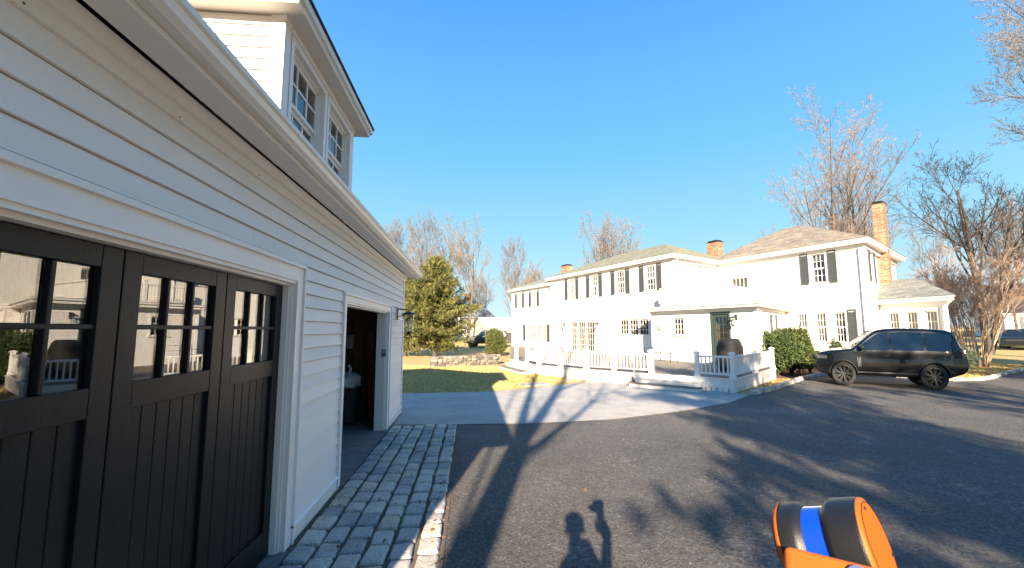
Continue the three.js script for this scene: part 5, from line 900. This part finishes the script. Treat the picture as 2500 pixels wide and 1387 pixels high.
// dry stone wall on the lawn
{
  const t = thing('stone_wall', 'low dry-stone wall of rounded fieldstones at the back of the lawn', 'wall'), r = rng(140), mats = [[0.22, 0.20, 0.17], [0.30, 0.265, 0.21], [0.15, 0.14, 0.13], [0.36, 0.31, 0.245], [0.25, 0.235, 0.215]].map((c) => std({ color: rgb(...c), map: T.stone, bumpMap: T.graniteBump, bumpScale: 0.01, roughness: 0.95 })), geos = [...Array(9)].map((_, k) => stoneGeo(1, 1, 1, 40 + k, 0.16, 0.3, 2));
  const line = [[-1.95, -21.9], [-0.6, -22.5], [1.35, -23.6]], runs = [[0, 0.55], [0.5, 1.0]];
  for (let i = 0; i < 2; i++) { const [x0, z0] = line[i], [x1, z1] = line[i + 1], L = Math.hypot(x1 - x0, z1 - z0); for (let c = 0; c < 4; c++) for (const bk of [0, 1]) { let s = 0; while (s < L) { const w = 0.16 + 0.2 * r(), h = 0.13 + 0.05 * r(), m = mesh('stone', geos[Math.floor(r() * 9)], mats[Math.floor(r() * 5)], t), f = (s + w / 2) / L; m.position.set(lerp(x0, x1, f) + bk * 0.12 + (r() - 0.5) * 0.05, 0.06 + c * 0.125, lerp(z0, z1, f) - bk * 0.25 + (r() - 0.5) * 0.05); m.scale.set(w * 1.08, h * 1.12, 0.24 + 0.08 * r()); m.rotation.set((r() - 0.5) * 0.3, -Math.atan2(z1 - z0, x1 - x0) + (r() - 0.5) * 0.4, (r() - 0.5) * 0.3); s += w; } } }
}
// stepping stones
{ const r = rng(150), g = [0, 1].map((k) => stoneGeo(1, 0.09, 0.62, 60 + k, 0.06, 0.03)); [[2.1, -14.55, 1.0, 0.35, 'wide flat stepping stone set in the grass by the paving'], [3.72, -15.75, 0.75, 0.6, 'smaller flat stepping stone set in the grass at the deck skirt']].forEach(([x, z, s, a, label], i) => { const m = mesh('stepping_stone', g[i], std({ color: rgb(0.5, 0.47, 0.42), map: T.stone, roughness: 0.9 }), scene); m.position.set(x, 0.0, z); m.rotation.y = a; m.scale.setScalar(s); tag(m, label, 'stone', 'stepping stones'); }); }

// covered grill
{
  const [gx, , gz] = [9.35, 0, -14.9], t = thing('covered_grill', 'barbecue under a fitted black cover behind the deck rail', 'grill', [gx, 0.4, gz], 0.72 - Math.PI / 2 + Math.PI / 2);
  const P = [], nu = 40, nv = 14, hx = 0.62, hz = 0.34, g = gb(), S = (u, v) => { // draped cover: square skirt below, domed lid on top
    const a = u / nu * 2 * Math.PI, y = v <= 8 ? lerp(0, 0.82, v / 8) : lerp(0.82, 1.14, Math.sin((v - 8) / 6 * Math.PI / 2)), k = v <= 8 ? 1 + 0.03 * Math.sin(a * 9 + v) * (1 - v / 8) : v < 14 ? Math.cos((v - 8) / 6 * Math.PI / 2) * 0.42 + 0.5 : 0, c = Math.cos(a), s = Math.sin(a), q = Math.pow(Math.abs(c) ** 5 + Math.abs(s) ** 5, -1 / 5); return V(c * q * hx * k, y, s * q * hz * k); };
  for (let u = 0; u < nu; u++) for (let v = 0; v < nv; v++) g.quad(S(u + 1, v), S(u, v), S(u, v + 1), S(u + 1, v + 1));
  const m = mesh('cover', toCreasedNormals(mergeVertices(new THREE.BufferGeometry().setAttribute('position', g.geo().attributes.position)), 0.9), std({ color: rgb(0.009, 0.0085, 0.009), roughness: 0.85 }), t); m.geometry.setAttribute('uv', new THREE.Float32BufferAttribute(new Float32Array(m.geometry.attributes.position.count * 2), 2));
  gb().box(-0.55, -0.5, 0, 0.05, -0.28, 0.28).box(0.5, 0.55, 0, 0.05, -0.28, 0.28).build('feet', M.blackMetal, t);
}
// slender metal bench on the deck
{
  const [x, , z] = hp(1.1, 0, 2.6), t = thing('metal_bench', 'slender dark wire bench against the white wall on the deck', 'bench', [x, 0.4, z], HT), w = 1.5;
  for (const sx of [-w / 2, -w / 6, w / 2]) { gb().bar(V(sx, 0, 0.25), V(sx, 0.62, 0.25), 0.018).build('leg', M.blackMetal, t); gb().bar(V(sx, 0, -0.2), V(sx, 0.82, -0.26), 0.018).build('leg', M.blackMetal, t); gb().bar(V(sx, 0.6, 0.25), V(sx, 0.6, -0.24), 0.016).build('arm', M.blackMetal, t); }
  const s = gb(); for (let k = 0; k < 8; k++) s.bar(V(-w / 2, 0.4, -0.2 + k * 0.064), V(w / 2, 0.4, -0.2 + k * 0.064), 0.012); s.build('seat', M.blackMetal, t);
  const b = gb(); b.bar(V(-w / 2, 0.8, -0.26), V(w / 2, 0.8, -0.26), 0.016).bar(V(-w / 2, 0.58, -0.24), V(w / 2, 0.58, -0.24), 0.012); b.build('backrest', M.blackMetal, t);
}
// broom leaning at the deck steps
{ const t = thing('snow_shovel', 'white-handled shovel leaning against the post at the deck steps', 'shovel', [5.58, 0, -14.5], 0.6); gb().tube([V(0, 0.1, 0.05), V(0.1, 1.0, -0.12)], 0.016, 8).build('handle', M.trim, t); gb().hexa([V(-0.2, 0, 0.12), V(0.2, 0, 0.12), V(0.2, 0, 0.1), V(-0.2, 0, 0.1), V(-0.18, 0.26, 0.04), V(0.18, 0.26, 0.04), V(0.18, 0.26, 0.02), V(-0.18, 0.26, 0.02)]).build('blade', std({ color: rgb(0.12, 0.13, 0.15), roughness: 0.5 }), t); gb().bar(V(0.03, 1.02, -0.125), V(0.17, 0.98, -0.115), 0.03).build('grip', M.shutter, t); }

// yellow hydrant
{ const t = thing('fire_hydrant', 'yellow fire hydrant on the far lawn near the street', 'hydrant', [44.3, 0, -33.6], 0.6), m = phys({ color: rgb(0.75, 0.42, 0.02), roughness: 0.45 });
  mesh('barrel', new THREE.LatheGeometry([[0.16, 0], [0.16, 0.05], [0.11, 0.07], [0.105, 0.46], [0.135, 0.48], [0.135, 0.53], [0.1, 0.55]].map(([a, b]) => new THREE.Vector2(a, b)), 20), m, t); mesh('bonnet', new THREE.LatheGeometry([[0.12, 0.55], [0.11, 0.62], [0.07, 0.68], [0.03, 0.7], [0.03, 0.76], [0, 0.76]].map(([a, b]) => new THREE.Vector2(a, b)), 18), m, t);
  for (const a of [0, 1.57, -1.57]) { const n = mesh('nozzle', new THREE.CylinderGeometry(0.055, 0.06, 0.1, 12).rotateX(Math.PI / 2).translate(0, 0.38, 0.14), m, t); n.rotation.y = a; } }

// neighbours
function cottage(label, pos, turn, w, d, eave, ridge, o = {}) {
  const t = thing('neighbour_house', label, 'house', pos, turn, 'neighbouring houses'), wm = o.wall ?? M.white, op = (o.windows ?? []).map(([x, y, ww, h]) => ({ a: x - 0.1, b: x + ww + 0.1, y0: y - 0.05, y1: y + h + 0.1 })), side = (p0, p1, ops) => sidingMesh(t, p0, p1, 0, eave, 0.15, ops, wm);
  side([-w / 2, d / 2], [w / 2, d / 2], op); side([w / 2, d / 2], [w / 2, -d / 2], []); side([w / 2, -d / 2], [-w / 2, -d / 2], []); side([-w / 2, -d / 2], [-w / 2, d / 2], []);
  const gable = gb(); for (const s of [-1, 1]) gable.prism([[-d / 2, eave], [d / 2, eave], [0, ridge]], s * w / 2 - 0.03, s * w / 2 + 0.03, (u, v, q) => V(q, v, -u)); gable.build('gable', wm, t);
  const oh = 0.3, e = eave - 0.05, P = (x, y, z) => V(x, y, z); roofPlane(t, [P(-w / 2 - oh, e, d / 2 + oh), P(w / 2 + oh, e, d / 2 + oh), P(w / 2 + oh, ridge + 0.1, 0), P(-w / 2 - oh, ridge + 0.1, 0)], o.roof ?? darkTabs, 'roof'); roofPlane(t, [P(w / 2 + oh, e, -d / 2 - oh), P(-w / 2 - oh, e, -d / 2 - oh), P(-w / 2 - oh, ridge + 0.1, 0), P(w / 2 + oh, ridge + 0.1, 0)], o.roof ?? darkTabs, 'roof');
  gb().box(-w / 2 - oh, w / 2 + oh, e - 0.16, e - 0.01, d / 2 + oh - 0.02, d / 2 + oh).box(-w / 2 - oh, w / 2 + oh, e - 0.16, e - 0.01, -d / 2 - oh, -d / 2 - oh + 0.02).build('fascia', M.trim, t);
  const m = wallMatrix([-w / 2, d / 2], [w / 2, d / 2]);
  (o.windows ?? []).forEach(([x, y, ww, h]) => { windowUnit(t, m, x, y, ww, h, { cols: 2, rows: 2 }); if (o.shutters) for (const q of [x - 0.42, x + ww + 0.1]) { const g = gb(); g.m = m; g.box(q, q + 0.32, y - 0.05, y + h + 0.05, 0.02, 0.05).build('shutter', M.shutter, t); } if (o.boxes) { const g = gb(); g.m = m; g.box(x - 0.05, x + ww + 0.05, y - 0.32, y - 0.07, 0.05, 0.25).build('flower_box', std({ color: rgb(0.05, 0.045, 0.03), roughness: 0.9 }), t); const f = new Leaves(), r = rng(7 + Math.round(x * 10)); for (let k = 0; k < 260; k++) { const d2 = rdir(r); d2.y = Math.abs(d2.y); f.blade(V(x + r() * ww, y - 0.08, d / 2 + 0.15 + (r() - 0.5) * 0.15), d2, aside(d2, 1.57, r() * 6), 0.2, 0.03, [0.06, 0.09, 0.025]); } const fm = mesh('planting', f.geo(), leafMat, t); fm.position.x = -w / 2; } });
  if (o.chimney) brickStack(t, o.chimney, 0, 0.9, 0.9, eave, ridge + 1.3, undefined, 0, false, 55);
  if (o.redDoor) { const g = gb(); g.m = m; g.box(o.redDoor, o.redDoor + 0.95, 0.1, 2.1, 0.02, 0.05).build('front_door', std({ color: rgb(0.25, 0.02, 0.015), roughness: 0.5 }), t); }
  if (o.garageDoor) { const g = gb(); g.m = m; g.box(0.5, w - 0.5, 0, eave - 0.5, 0.02, 0.04).build('garage_door', M.shutter, t); }
  return t;
}
{ const x = 62, z = -45.6; cottage('low white neighbouring house with dark roof, brick chimney and window boxes', [x + 5.5, rise(x, z) - 0.1, z + 3], -0.62, 13, 8, 2.9, 6.4, { roof: darkTabs, windows: [[1.6, 1.05, 0.95, 1.35], [3.9, 1.05, 0.95, 1.35], [9.2, 1.05, 0.95, 1.35]], shutters: true, boxes: true, chimney: 2.2, redDoor: 6.0 }); }
cottage('pale neighbouring house with steep gable behind the hedge and the broad evergreen', [-1.6, 0.5, -72], 0.9, 9, 7, 3.4, 6.2, { roof: greyTabs, windows: [[2, 1.2, 0.9, 1.3], [5.5, 1.2, 0.9, 1.3]], chimney: 2 });
cottage('long low white outbuilding with pale roof beyond the stone wall', [4.4, 0.1, -58], 0.35, 7.0, 6, 1.9, 3.3, { wall: std({ color: rgb(0.42, 0.38, 0.32), roughness: 0.8 }), roof: { ...greyTabs, tones: [[0.42, 0.42, 0.42], [0.46, 0.46, 0.45]] }, garageDoor: true });
cottage('white neighbouring house glimpsed low behind the two evergreens', [-9, 0.2, -56], 0.2, 10, 7, 3.0, 5.6, { roof: greyTabs, windows: [[2, 1.1, 0.9, 1.3], [4.5, 1.1, 0.9, 1.3], [7, 1.1, 0.9, 1.3]] });

// things inside the open garage bay
{
  const u = thing('storage_shelf', 'tall dark metal storage shelf inside the open garage bay', 'shelf', [-3.7, 0, -9.62]), m = std({ color: rgb(0.06, 0.055, 0.05), roughness: 0.7, metalness: 0.3 });
  for (const x of [-1.1, 1.1]) for (const z of [-0.3, 0.3]) gb().cbox(x, 1.05, z, 0.05, 2.1, 0.05).build('upright', m, u); for (const y of [0.3, 0.85, 1.4, 1.95]) gb().box(-1.12, 1.12, y, y + 0.04, -0.33, 0.33).build('shelf_board', m, u);
  const box = (name, label, cat, x, y, z, sx, sy, sz, c, turn = 0) => { const t = thing(name, label, cat, [x, y, z], turn); gb().bevelBox(-sx / 2, sx / 2, 0, sy * 0.86, -sz / 2, sz / 2, 0.02).build('tub', std({ color: rgb(...c), roughness: 0.6 }), t); gb().bevelBox(-sx / 2 - 0.015, sx / 2 + 0.015, sy * 0.86, sy, -sz / 2 - 0.015, sz / 2 + 0.015, 0.012).build('lid', std({ color: rgb(...mul(c, 0.85)), roughness: 0.6 }), t); return t; };
  box('storage_tub', 'pale grey storage tub on the shelf in the open bay', 'tub', -2.75, 1.44, -9.62, 0.5, 0.3, 0.4, [0.4, 0.41, 0.44], 0.2); box('storage_tub', 'red storage tub on the shelf in the open bay', 'tub', -3.5, 0.89, -9.62, 0.7, 0.28, 0.4, [0.28, 0.04, 0.03]); box('storage_tub', 'dark grey tub low on the shelf in the open bay', 'tub', -4.1, 0.34, -9.62, 0.6, 0.35, 0.4, [0.08, 0.08, 0.09]); box('storage_tub', 'green tub high on the shelf in the open bay', 'tub', -3.9, 1.44, -9.62, 0.45, 0.38, 0.35, [0.02, 0.16, 0.10]);
  // tilted orange planks
  [[-2.02, -9.25, 'orange painted plank leaning by the inner jamb'], [-2.1, -9.42, 'second orange plank leaning behind the first one']].forEach(([x, z, label], i) => { const t = mesh('plank', new RoundedBoxGeometry(0.085, 1.8, 0.035, 1, 0.006), std({ color: rgb(0.42, 0.10, 0.03), map: T.door, roughness: 0.6 }), scene); t.position.set(x, 0.92, z); t.rotation.set(-0.05 - i * 0.02, 0.5, 0.06); tag(t, label, 'plank', 'orange planks in the garage'); });
  const r = rng(160), bag = new THREE.IcosahedronGeometry(0.24, 4), p = bag.attributes.position; for (let i = 0; i < p.count; i++) { const v = V().fromBufferAttribute(p, i), k = 1 + 0.16 * Math.sin(v.x * 31 + v.y * 17) * Math.sin(v.z * 23 + v.y * 9) + 0.08 * Math.sin(v.y * 60 + v.x * 40); v.multiplyScalar(k); v.y *= 0.75; if (v.y < -0.14) v.y = -0.14; p.setXYZ(i, v.x, v.y, v.z); } const bg = mergeVertices(bag); bg.computeVertexNormals();
  const sack = thing('plastic_bag', 'crumpled white plastic bag on a dark bin in the open garage bay', 'bag', [-2.42, 0.83, -9.0]); mesh('bag_body', bg, std({ color: rgb(0.7, 0.74, 0.8), roughness: 0.5 }), sack); gb().tube([V(0, 0.14, 0), V(0.05, 0.24, 0.02), V(0.0, 0.3, 0)], [0.05, 0.02, 0.04], 8).build('bag_knot', std({ color: rgb(0.7, 0.74, 0.8), roughness: 0.5 }), sack);
  const bin = thing('waste_bin', 'dark wheeled bin just inside the open garage bay', 'bin', [-2.45, 0.012, -9.0]); mesh('bin_body', new THREE.CylinderGeometry(0.34, 0.27, 0.6, 4, 1).rotateY(Math.PI / 4).translate(0, 0.34, 0), std({ color: rgb(0.03, 0.032, 0.03), roughness: 0.6 }), bin); gb().bevelBox(-0.27, 0.27, 0.642, 0.672, -0.27, 0.27, 0.01).build('bin_lid', std({ color: rgb(0.04, 0.04, 0.04), roughness: 0.6 }), bin); for (const x of [-0.18, 0.18]) mesh('wheel', new THREE.CylinderGeometry(0.09, 0.09, 0.05, 16).rotateZ(Math.PI / 2).translate(x, 0.09, -0.24), carMat.tyre, bin);
}
// dead leaves along the cobbles and the driveway
{
  const r = rng(170), b = new Leaves(); b.blade(V(0, 0, 0), V(0.98, 0.2, 0).normalize(), V(0, 0, 1), 0.05, 0.016, [1, 1, 1]); b.blade(V(0.01, 0, 0.004), V(0.7, 0.15, 0.6).normalize(), V(0.5, 0.3, -0.7).normalize(), 0.035, 0.01, [1, 1, 1]);
  const N = 230, m = new THREE.InstancedMesh(b.geo(), std({ color: rgb(1, 1, 1), roughness: 0.9 }), N), M4 = new THREE.Matrix4(), c = new THREE.Color(); for (let k = 0; k < N; k++) { const near = r() < 0.92, x = near ? (r() < 0.6 ? -0.27 + (r() - 0.5) * 0.16 : -1.45 + 1.15 * r()) : 0.2 + 6 * r(), z = near ? -8.6 + 7.5 * r() : -8 + 5 * r(); M4.compose(V(x, near && x < -0.25 ? 0.046 : 0.006, z), new THREE.Quaternion().setFromEuler(new THREE.Euler((r() - 0.5) * 0.5, r() * 6.28, (r() - 0.5) * 0.5)), V(1, 1, 1).multiplyScalar(0.4 + 0.6 * r())); m.setMatrixAt(k, M4); const v = 0.5 + 0.8 * r(); c.setRGB(0.22 * v, 0.11 * v, 0.045 * v); m.setColorAt(k, c); }
  m.name = 'fallen_leaves'; m.castShadow = m.receiveShadow = true; tag(m, 'small brown dead leaves scattered along the cobbles', 'leaves', null, 'stuff'); scene.add(m);
}

// ---------------------------------------------------------------- photographer (just out of frame, casting the shadow) and the scanner in hand
function smin(a, b, k) { const h = clamp(0.5 + 0.5 * (b - a) / k, 0, 1); return lerp(b, a, h) - k * h * (1 - h); }
function sdfGeo(bones, c, half, res, k = 0.03) { // bones: [ax,ay,az,ra, bx,by,bz,rb]
  const mc = new MarchingCubes(res, new THREE.MeshBasicMaterial(), false, false, 260000); mc.isolation = 0; const B = bones.map((q) => { const dx = q[4] - q[0], dy = q[5] - q[1], dz = q[6] - q[2]; return [...q, dx, dy, dz, Math.max(1e-9, dx * dx + dy * dy + dz * dz)]; });
  let i = 0; for (let z = 0; z < res; z++) for (let y = 0; y < res; y++) for (let x = 0; x < res; x++, i++) {
    const px = c[0] + (x - res / 2) / (res / 2) * half, py = c[1] + (y - res / 2) / (res / 2) * half, pz = c[2] + (z - res / 2) / (res / 2) * half; let d = 1e3;
    for (const q of B) { const ex = px - q[0], ey = py - q[1], ez = pz - q[2], t = clamp((ex * q[8] + ey * q[9] + ez * q[10]) / q[11], 0, 1), fx = ex - q[8] * t, fy = ey - q[9] * t, fz = ez - q[10] * t, e = Math.sqrt(fx * fx + fy * fy + fz * fz) - lerp(q[3], q[7], t); d = e > d + k * 2 ? d : smin(d, e, k); }
    mc.field[i] = -d;
  }
  mc.update(); const n = mc.count, g = new THREE.BufferGeometry(); g.setAttribute('position', new THREE.BufferAttribute(mc.positionArray.slice(0, n * 3), 3)); g.setAttribute('normal', new THREE.BufferAttribute(mc.normalArray.slice(0, n * 3), 3));
  g.scale(half, half, half); g.translate(...c); return g;
}
{
  const yaw = 5.47 * Math.PI / 180, pit = 6.06 * Math.PI / 180, F = V(Math.sin(yaw) * Math.cos(pit), Math.sin(pit), -Math.cos(yaw) * Math.cos(pit)), R = V(Math.cos(yaw), 0, Math.sin(yaw)), U = R.clone().cross(F), at = (r, u, f) => V(0, 1.85, 0).addScaledVector(R, r).addScaledVector(U, u).addScaledVector(F, f);
  // scanner: drum along an axis, blue window between two black rings, orange end cap, orange control body, grip
  const cap = at(0.394, -0.284, 0.465), far = at(0.3425, -0.3125, 0.514), ax = V().subVectors(far, cap).normalize(), Q = new THREE.Quaternion().setFromUnitVectors(V(0, 1, 0), ax);
  const sc = thing('handheld_scanner', 'handheld laser scanner with orange disc end, blue lens band and orange control body', 'scanner', cap.toArray()), toLocal = (v) => v.clone().sub(cap);
  const blk = phys({ color: rgb(0.009, 0.009, 0.0105), roughness: 0.42, bumpMap: T.doorBump, bumpScale: 0.0002 }), org = phys({ color: rgb(0.44, 0.088, 0.002), roughness: 0.5, map: T.paint, bumpMap: T.doorBump, bumpScale: 0.0002 }), blue = phys({ color: rgb(0.002, 0.04, 0.40), roughness: 0.05, clearcoat: 1, ior: 1.7 });
  const lathe = (name, prof, mat, seg = 48) => { const g = new THREE.LatheGeometry(prof.map(([a, b]) => new THREE.Vector2(a, b)), seg); g.scale(1.12, 1.12, 1.12); g.applyQuaternion(Q); return mesh(name, g, mat, sc); };
  const Rr = 0.0435; // ring radius
  lathe('end_cap', [[0, -0.0035], [Rr - 0.004, -0.0035], [Rr - 0.001, -0.002], [Rr - 0.0005, 0.0]], org);
  lathe('front_ring', [[Rr - 0.0005, 0.0], [Rr, 0.002], [Rr, 0.024], [Rr - 0.003, 0.029], [0.036, 0.033]], blk);
  lathe('lens_band', [[0.0365, 0.03], [0.0365, 0.054]], blue); lathe('rear_ring', [[0.036, 0.05], [Rr - 0.004, 0.054], [Rr - 0.002, 0.058], [Rr - 0.002, 0.072], [Rr - 0.006, 0.078], [0, 0.078]], blk);
  lathe('rear_trim', [[Rr - 0.0015, 0.0715], [Rr - 0.0012, 0.074], [Rr - 0.0045, 0.0765]], org);
  lathe('cap_seam', [[Rr - 0.0052, -0.0038], [Rr - 0.0047, -0.0042], [Rr - 0.0042, -0.0038]], blk); for (let k = 0; k < 3; k++) { const a = 0.9 + k * 2.09, g = new THREE.CylinderGeometry(0.0016, 0.0016, 0.0012, 10).translate(Math.cos(a) * 0.034, -0.0042, Math.sin(a) * 0.034); g.scale(1.12, 1.12, 1.12); g.applyQuaternion(Q); mesh('cap_screw', g, blk, sc); }
  // saddle joining both rings below, and control body
  const down = U.clone().negate(), S = (t, d, s = 0) => toLocal(cap.clone().addScaledVector(ax, t).addScaledVector(down, d).addScaledVector(R, s));
  gb().bar(S(0.006, 0.056), S(0.08, 0.056), 0.06, 0.03).bar(S(0.016, 0.06), S(0.024, 0.12), 0.05, 0.04).build('saddle', blk, sc);
  const bodyC = at(0.316, -0.2826, 0.372), bx = R.clone().multiplyScalar(0.85).addScaledVector(F, -0.5).addScaledVector(U, 0.02).normalize(), bz = F.clone().multiplyScalar(-0.64).addScaledVector(U, -0.45).addScaledVector(R, -0.62); bz.addScaledVector(bx, -bz.dot(bx)).normalize(); const by = bz.clone().cross(bx).normalize(), basis = new THREE.Matrix4().makeBasis(bx, by, bz).setPosition(toLocal(bodyC));
  const inBody = (name, g, mat) => { g.applyMatrix4(basis); return mesh(name, g, mat, sc); };
  inBody('control_body', new RoundedBoxGeometry(0.135, 0.05, 0.05, 3, 0.006), org); inBody('screen', new RoundedBoxGeometry(0.1, 0.034, 0.004, 1, 0.0015).translate(-0.004, -0.008, 0.0255), blk);
  inBody('power_button', new THREE.CylinderGeometry(0.0085, 0.0095, 0.005, 24).translate(-0.012, 0.0265, -0.009), phys({ color: rgb(0.6, 0.62, 0.65), roughness: 0.25, metalness: 0.9 }));
  for (let k = 0; k < 4; k++) inBody('indicator_light', new RoundedBoxGeometry(0.007, 0.002, 0.0035, 1, 0.0008).translate(-0.036 + k * 0.0125, 0.0255, 0.008), std({ color: rgb(0.15, 0.75, 0.2), emissive: rgb(0.1, 0.6, 0.15), emissiveIntensity: 0.35, roughness: 0.4 }));
  inBody('body_screw', new THREE.CylinderGeometry(0.003, 0.003, 0.002, 10).rotateX(Math.PI / 2).translate(-0.05, 0.016, 0.0255), std({ color: rgb(0.4, 0.4, 0.4), roughness: 0.4, metalness: 0.6 }));
  const gt = bodyC.clone().add(V(0.015, -0.03, 0.01)), gbm = bodyC.clone().add(V(0.02, -0.21, 0.05)); gb().tube([toLocal(gt), toLocal(gt.clone().lerp(gbm, 0.4)), toLocal(gbm)], [0.017, 0.0165, 0.019], 14).build('grip', blk, sc);
  // person
  const p = thing('person', 'person in dark jacket, trousers and cap holding up the scanner in the right hand', 'person', [0, 0, 0]);
  const Z = 0.2, hand = gt.clone().lerp(gbm, 0.55), wr = hand.clone().add(V(0.035, -0.02, 0.075)), el = V(0.27, 1.19, -0.09), b = [];
  const ca = Math.cos(0.95), sa = Math.sin(0.95), tw = (v) => V(v.x * ca + (v.z - Z) * sa, v.y, Z - v.x * sa + (v.z - Z) * ca), bone0 = (A, ra, C, rc) => b.push([A.x, A.y, A.z, ra, C.x, C.y, C.z, rc]), bone = (A, ra, C, rc) => bone0(tw(A), ra, tw(C), rc);
  bone(V(-0.09, 0.95, Z), 0.12, V(0.09, 0.95, Z), 0.12); bone(V(0, 0.98, Z), 0.135, V(0, 1.18, Z), 0.128); bone(V(-0.05, 1.3, Z), 0.145, V(0.05, 1.3, Z), 0.145); bone(V(-0.13, 1.43, Z), 0.075, V(0.13, 1.43, Z), 0.075); bone(V(0, 1.2, Z), 0.13, V(0, 1.36, Z), 0.14); bone(V(0, 1.45, Z), 0.062, V(0, 1.56, Z - 0.01), 0.055);
  for (const s of [-1, 1]) { bone(V(s * 0.095, 0.92, Z), 0.098, V(s * 0.11, 0.5, Z + (s < 0 ? 0.03 : -0.06)), 0.066); bone(V(s * 0.11, 0.5, Z + (s < 0 ? 0.03 : -0.06)), 0.066, V(s * 0.115, 0.1, Z + (s < 0 ? 0.12 : -0.05)), 0.045); const fz = Z + (s < 0 ? 0.12 : -0.05); bone(V(s * 0.115, 0.06, fz + 0.05), 0.045, V(s * 0.13, 0.045, fz - 0.14), 0.04); }
  bone0(tw(V(0.2, 1.46, Z)), 0.066, el, 0.052); bone0(el, 0.052, wr, 0.036); bone(V(-0.2, 1.46, Z), 0.066, V(-0.27, 1.17, Z + 0.05), 0.05); bone(V(-0.27, 1.17, Z + 0.05), 0.05, V(-0.25, 0.93, Z - 0.05), 0.035);
  const body = sdfGeo(b, [0.03, 0.86, Z - 0.03], 0.92, 120, 0.035);
  // head with face
  const hc = V(0, 1.66, Z - 0.03), hb = [[0, 1.69, Z - 0.01, 0.088, 0, 1.66, Z - 0.05, 0.078], [0, 1.62, Z - 0.06, 0.058, 0, 1.585, Z - 0.085, 0.042], [0, 1.5, Z, 0.054, 0, 1.6, Z - 0.015, 0.052], [0, 1.665, Z - 0.125, 0.009, 0, 1.63, Z - 0.148, 0.014], [-0.082, 1.66, Z - 0.02, 0.012, -0.088, 1.63, Z - 0.02, 0.014], [0.082, 1.66, Z - 0.02, 0.012, 0.088, 1.63, Z - 0.02, 0.014], [-0.022, 1.592, Z - 0.122, 0.008, 0.022, 1.592, Z - 0.122, 0.008]];
  const head = sdfGeo(hb, [0, 1.63, Z - 0.03], 0.17, 84, 0.012);
  // hands: palm and five fingers closed round the grip, and a relaxed left hand
  const handBones = (o, palm, fwd, side, curl) => { const L = [], P = (a, c, d) => o.clone().addScaledVector(fwd, a).addScaledVector(side, c).addScaledVector(palm, d), add = (A, ra, C, rc) => L.push([A.x, A.y, A.z, ra, C.x, C.y, C.z, rc]); for (let i = 0; i < 4; i++) { const s = (i - 1.5) * 0.02, k = [0.9, 1, 0.95, 0.78][i]; add(P(-0.045, s * 0.85, 0), 0.014, P(0.035, s, 0), 0.0125); const a = P(0.035, s, 0), m = P(0.035 + 0.038 * k * Math.cos(curl * 0.8), s, 0.038 * k * Math.sin(curl * 0.8)), n = m.clone().addScaledVector(fwd, 0.026 * k * Math.cos(curl * 1.7)).addScaledVector(palm, 0.026 * k * Math.sin(curl * 1.7)), e = n.clone().addScaledVector(fwd, 0.02 * k * Math.cos(curl * 2.4)).addScaledVector(palm, 0.02 * k * Math.sin(curl * 2.4)); add(a, 0.0105, m, 0.0095); add(m, 0.0095, n, 0.0088); add(n, 0.0088, e, 0.0078); } const tb = P(-0.03, -0.036, 0.005), tm = P(-0.002, -0.055, 0.022), tt = P(0.026, -0.05, 0.036 + curl * 0.01); add(tb, 0.015, tm, 0.012); add(tm, 0.012, tt, 0.0095); return L; };
  const upv = V().subVectors(gt, gbm).normalize(), hb1 = handBones(hand.clone().add(V(0.012, 0, 0.034)), V(-0.35, 0.1, -0.93).normalize(), V(0.9, 0.1, -0.42).normalize().multiplyScalar(-1), upv.clone().negate(), 1.15); hb1.push([wr.x, wr.y, wr.z, 0.03, hand.x + 0.03, hand.y, hand.z + 0.045, 0.026]);
  const lw = tw(V(-0.25, 0.95, Z - 0.045)), lh = tw(V(-0.25, 0.87, Z - 0.08)), hb2 = handBones(lh, V(0.9, 0, -0.2).normalize(), V(0.05, -0.97, -0.2).normalize(), V(0, 0.2, 1).normalize(), 0.45); hb2.push([lw.x, lw.y, lw.z, 0.03, lh.x, lh.y + 0.02, lh.z, 0.026]);
  const h1 = sdfGeo(hb1, hand.toArray(), 0.13, 84, 0.006), h2 = sdfGeo(hb2, [lh.x, lh.y, lh.z], 0.13, 84, 0.006);
  const col = (g, f) => { const q = g.attributes.position, c = new Float32Array(q.count * 3); for (let i = 0; i < q.count; i++) c.set(f(q.getX(i), q.getY(i), q.getZ(i)), i * 3); g.setAttribute('color', new THREE.BufferAttribute(c, 3)); g.setAttribute('uv', new THREE.BufferAttribute(new Float32Array(q.count * 2), 2)); return g; };
  const skin = [0.5, 0.3, 0.21], all = mergeGeometries([col(body, (x, y) => (y < 0.085 ? [0.06, 0.05, 0.045] : y < 0.93 ? [0.035, 0.04, 0.055] : y > 1.51 ? skin : [0.03, 0.035, 0.045])), col(head, (x, y, z) => (z < Z - 0.115 && y < 1.6 && y > 1.585 && Math.abs(x) < 0.028 ? [0.4, 0.17, 0.14] : skin)), col(h1, () => skin), col(h2, () => skin)]);
  mesh('body', all, std({ color: rgb(1, 1, 1), vertexColors: true, roughness: 0.75 }), p);
  for (const s of [-1, 1]) mesh('eye', new THREE.SphereGeometry(0.012, 12, 10).translate(s * 0.031, 1.662, Z - 0.118), std({ color: rgb(0.12, 0.09, 0.07), roughness: 0.2 }), p);
  const capG = new THREE.SphereGeometry(0.1, 24, 12, 0, Math.PI * 2, 0, Math.PI * 0.46).scale(0.95, 0.86, 1.06).translate(0, 1.705, Z - 0.025); mesh('cap', capG, std({ color: rgb(0.02, 0.022, 0.03), roughness: 0.9 }), p);
}

renderer.render(scene, camera);
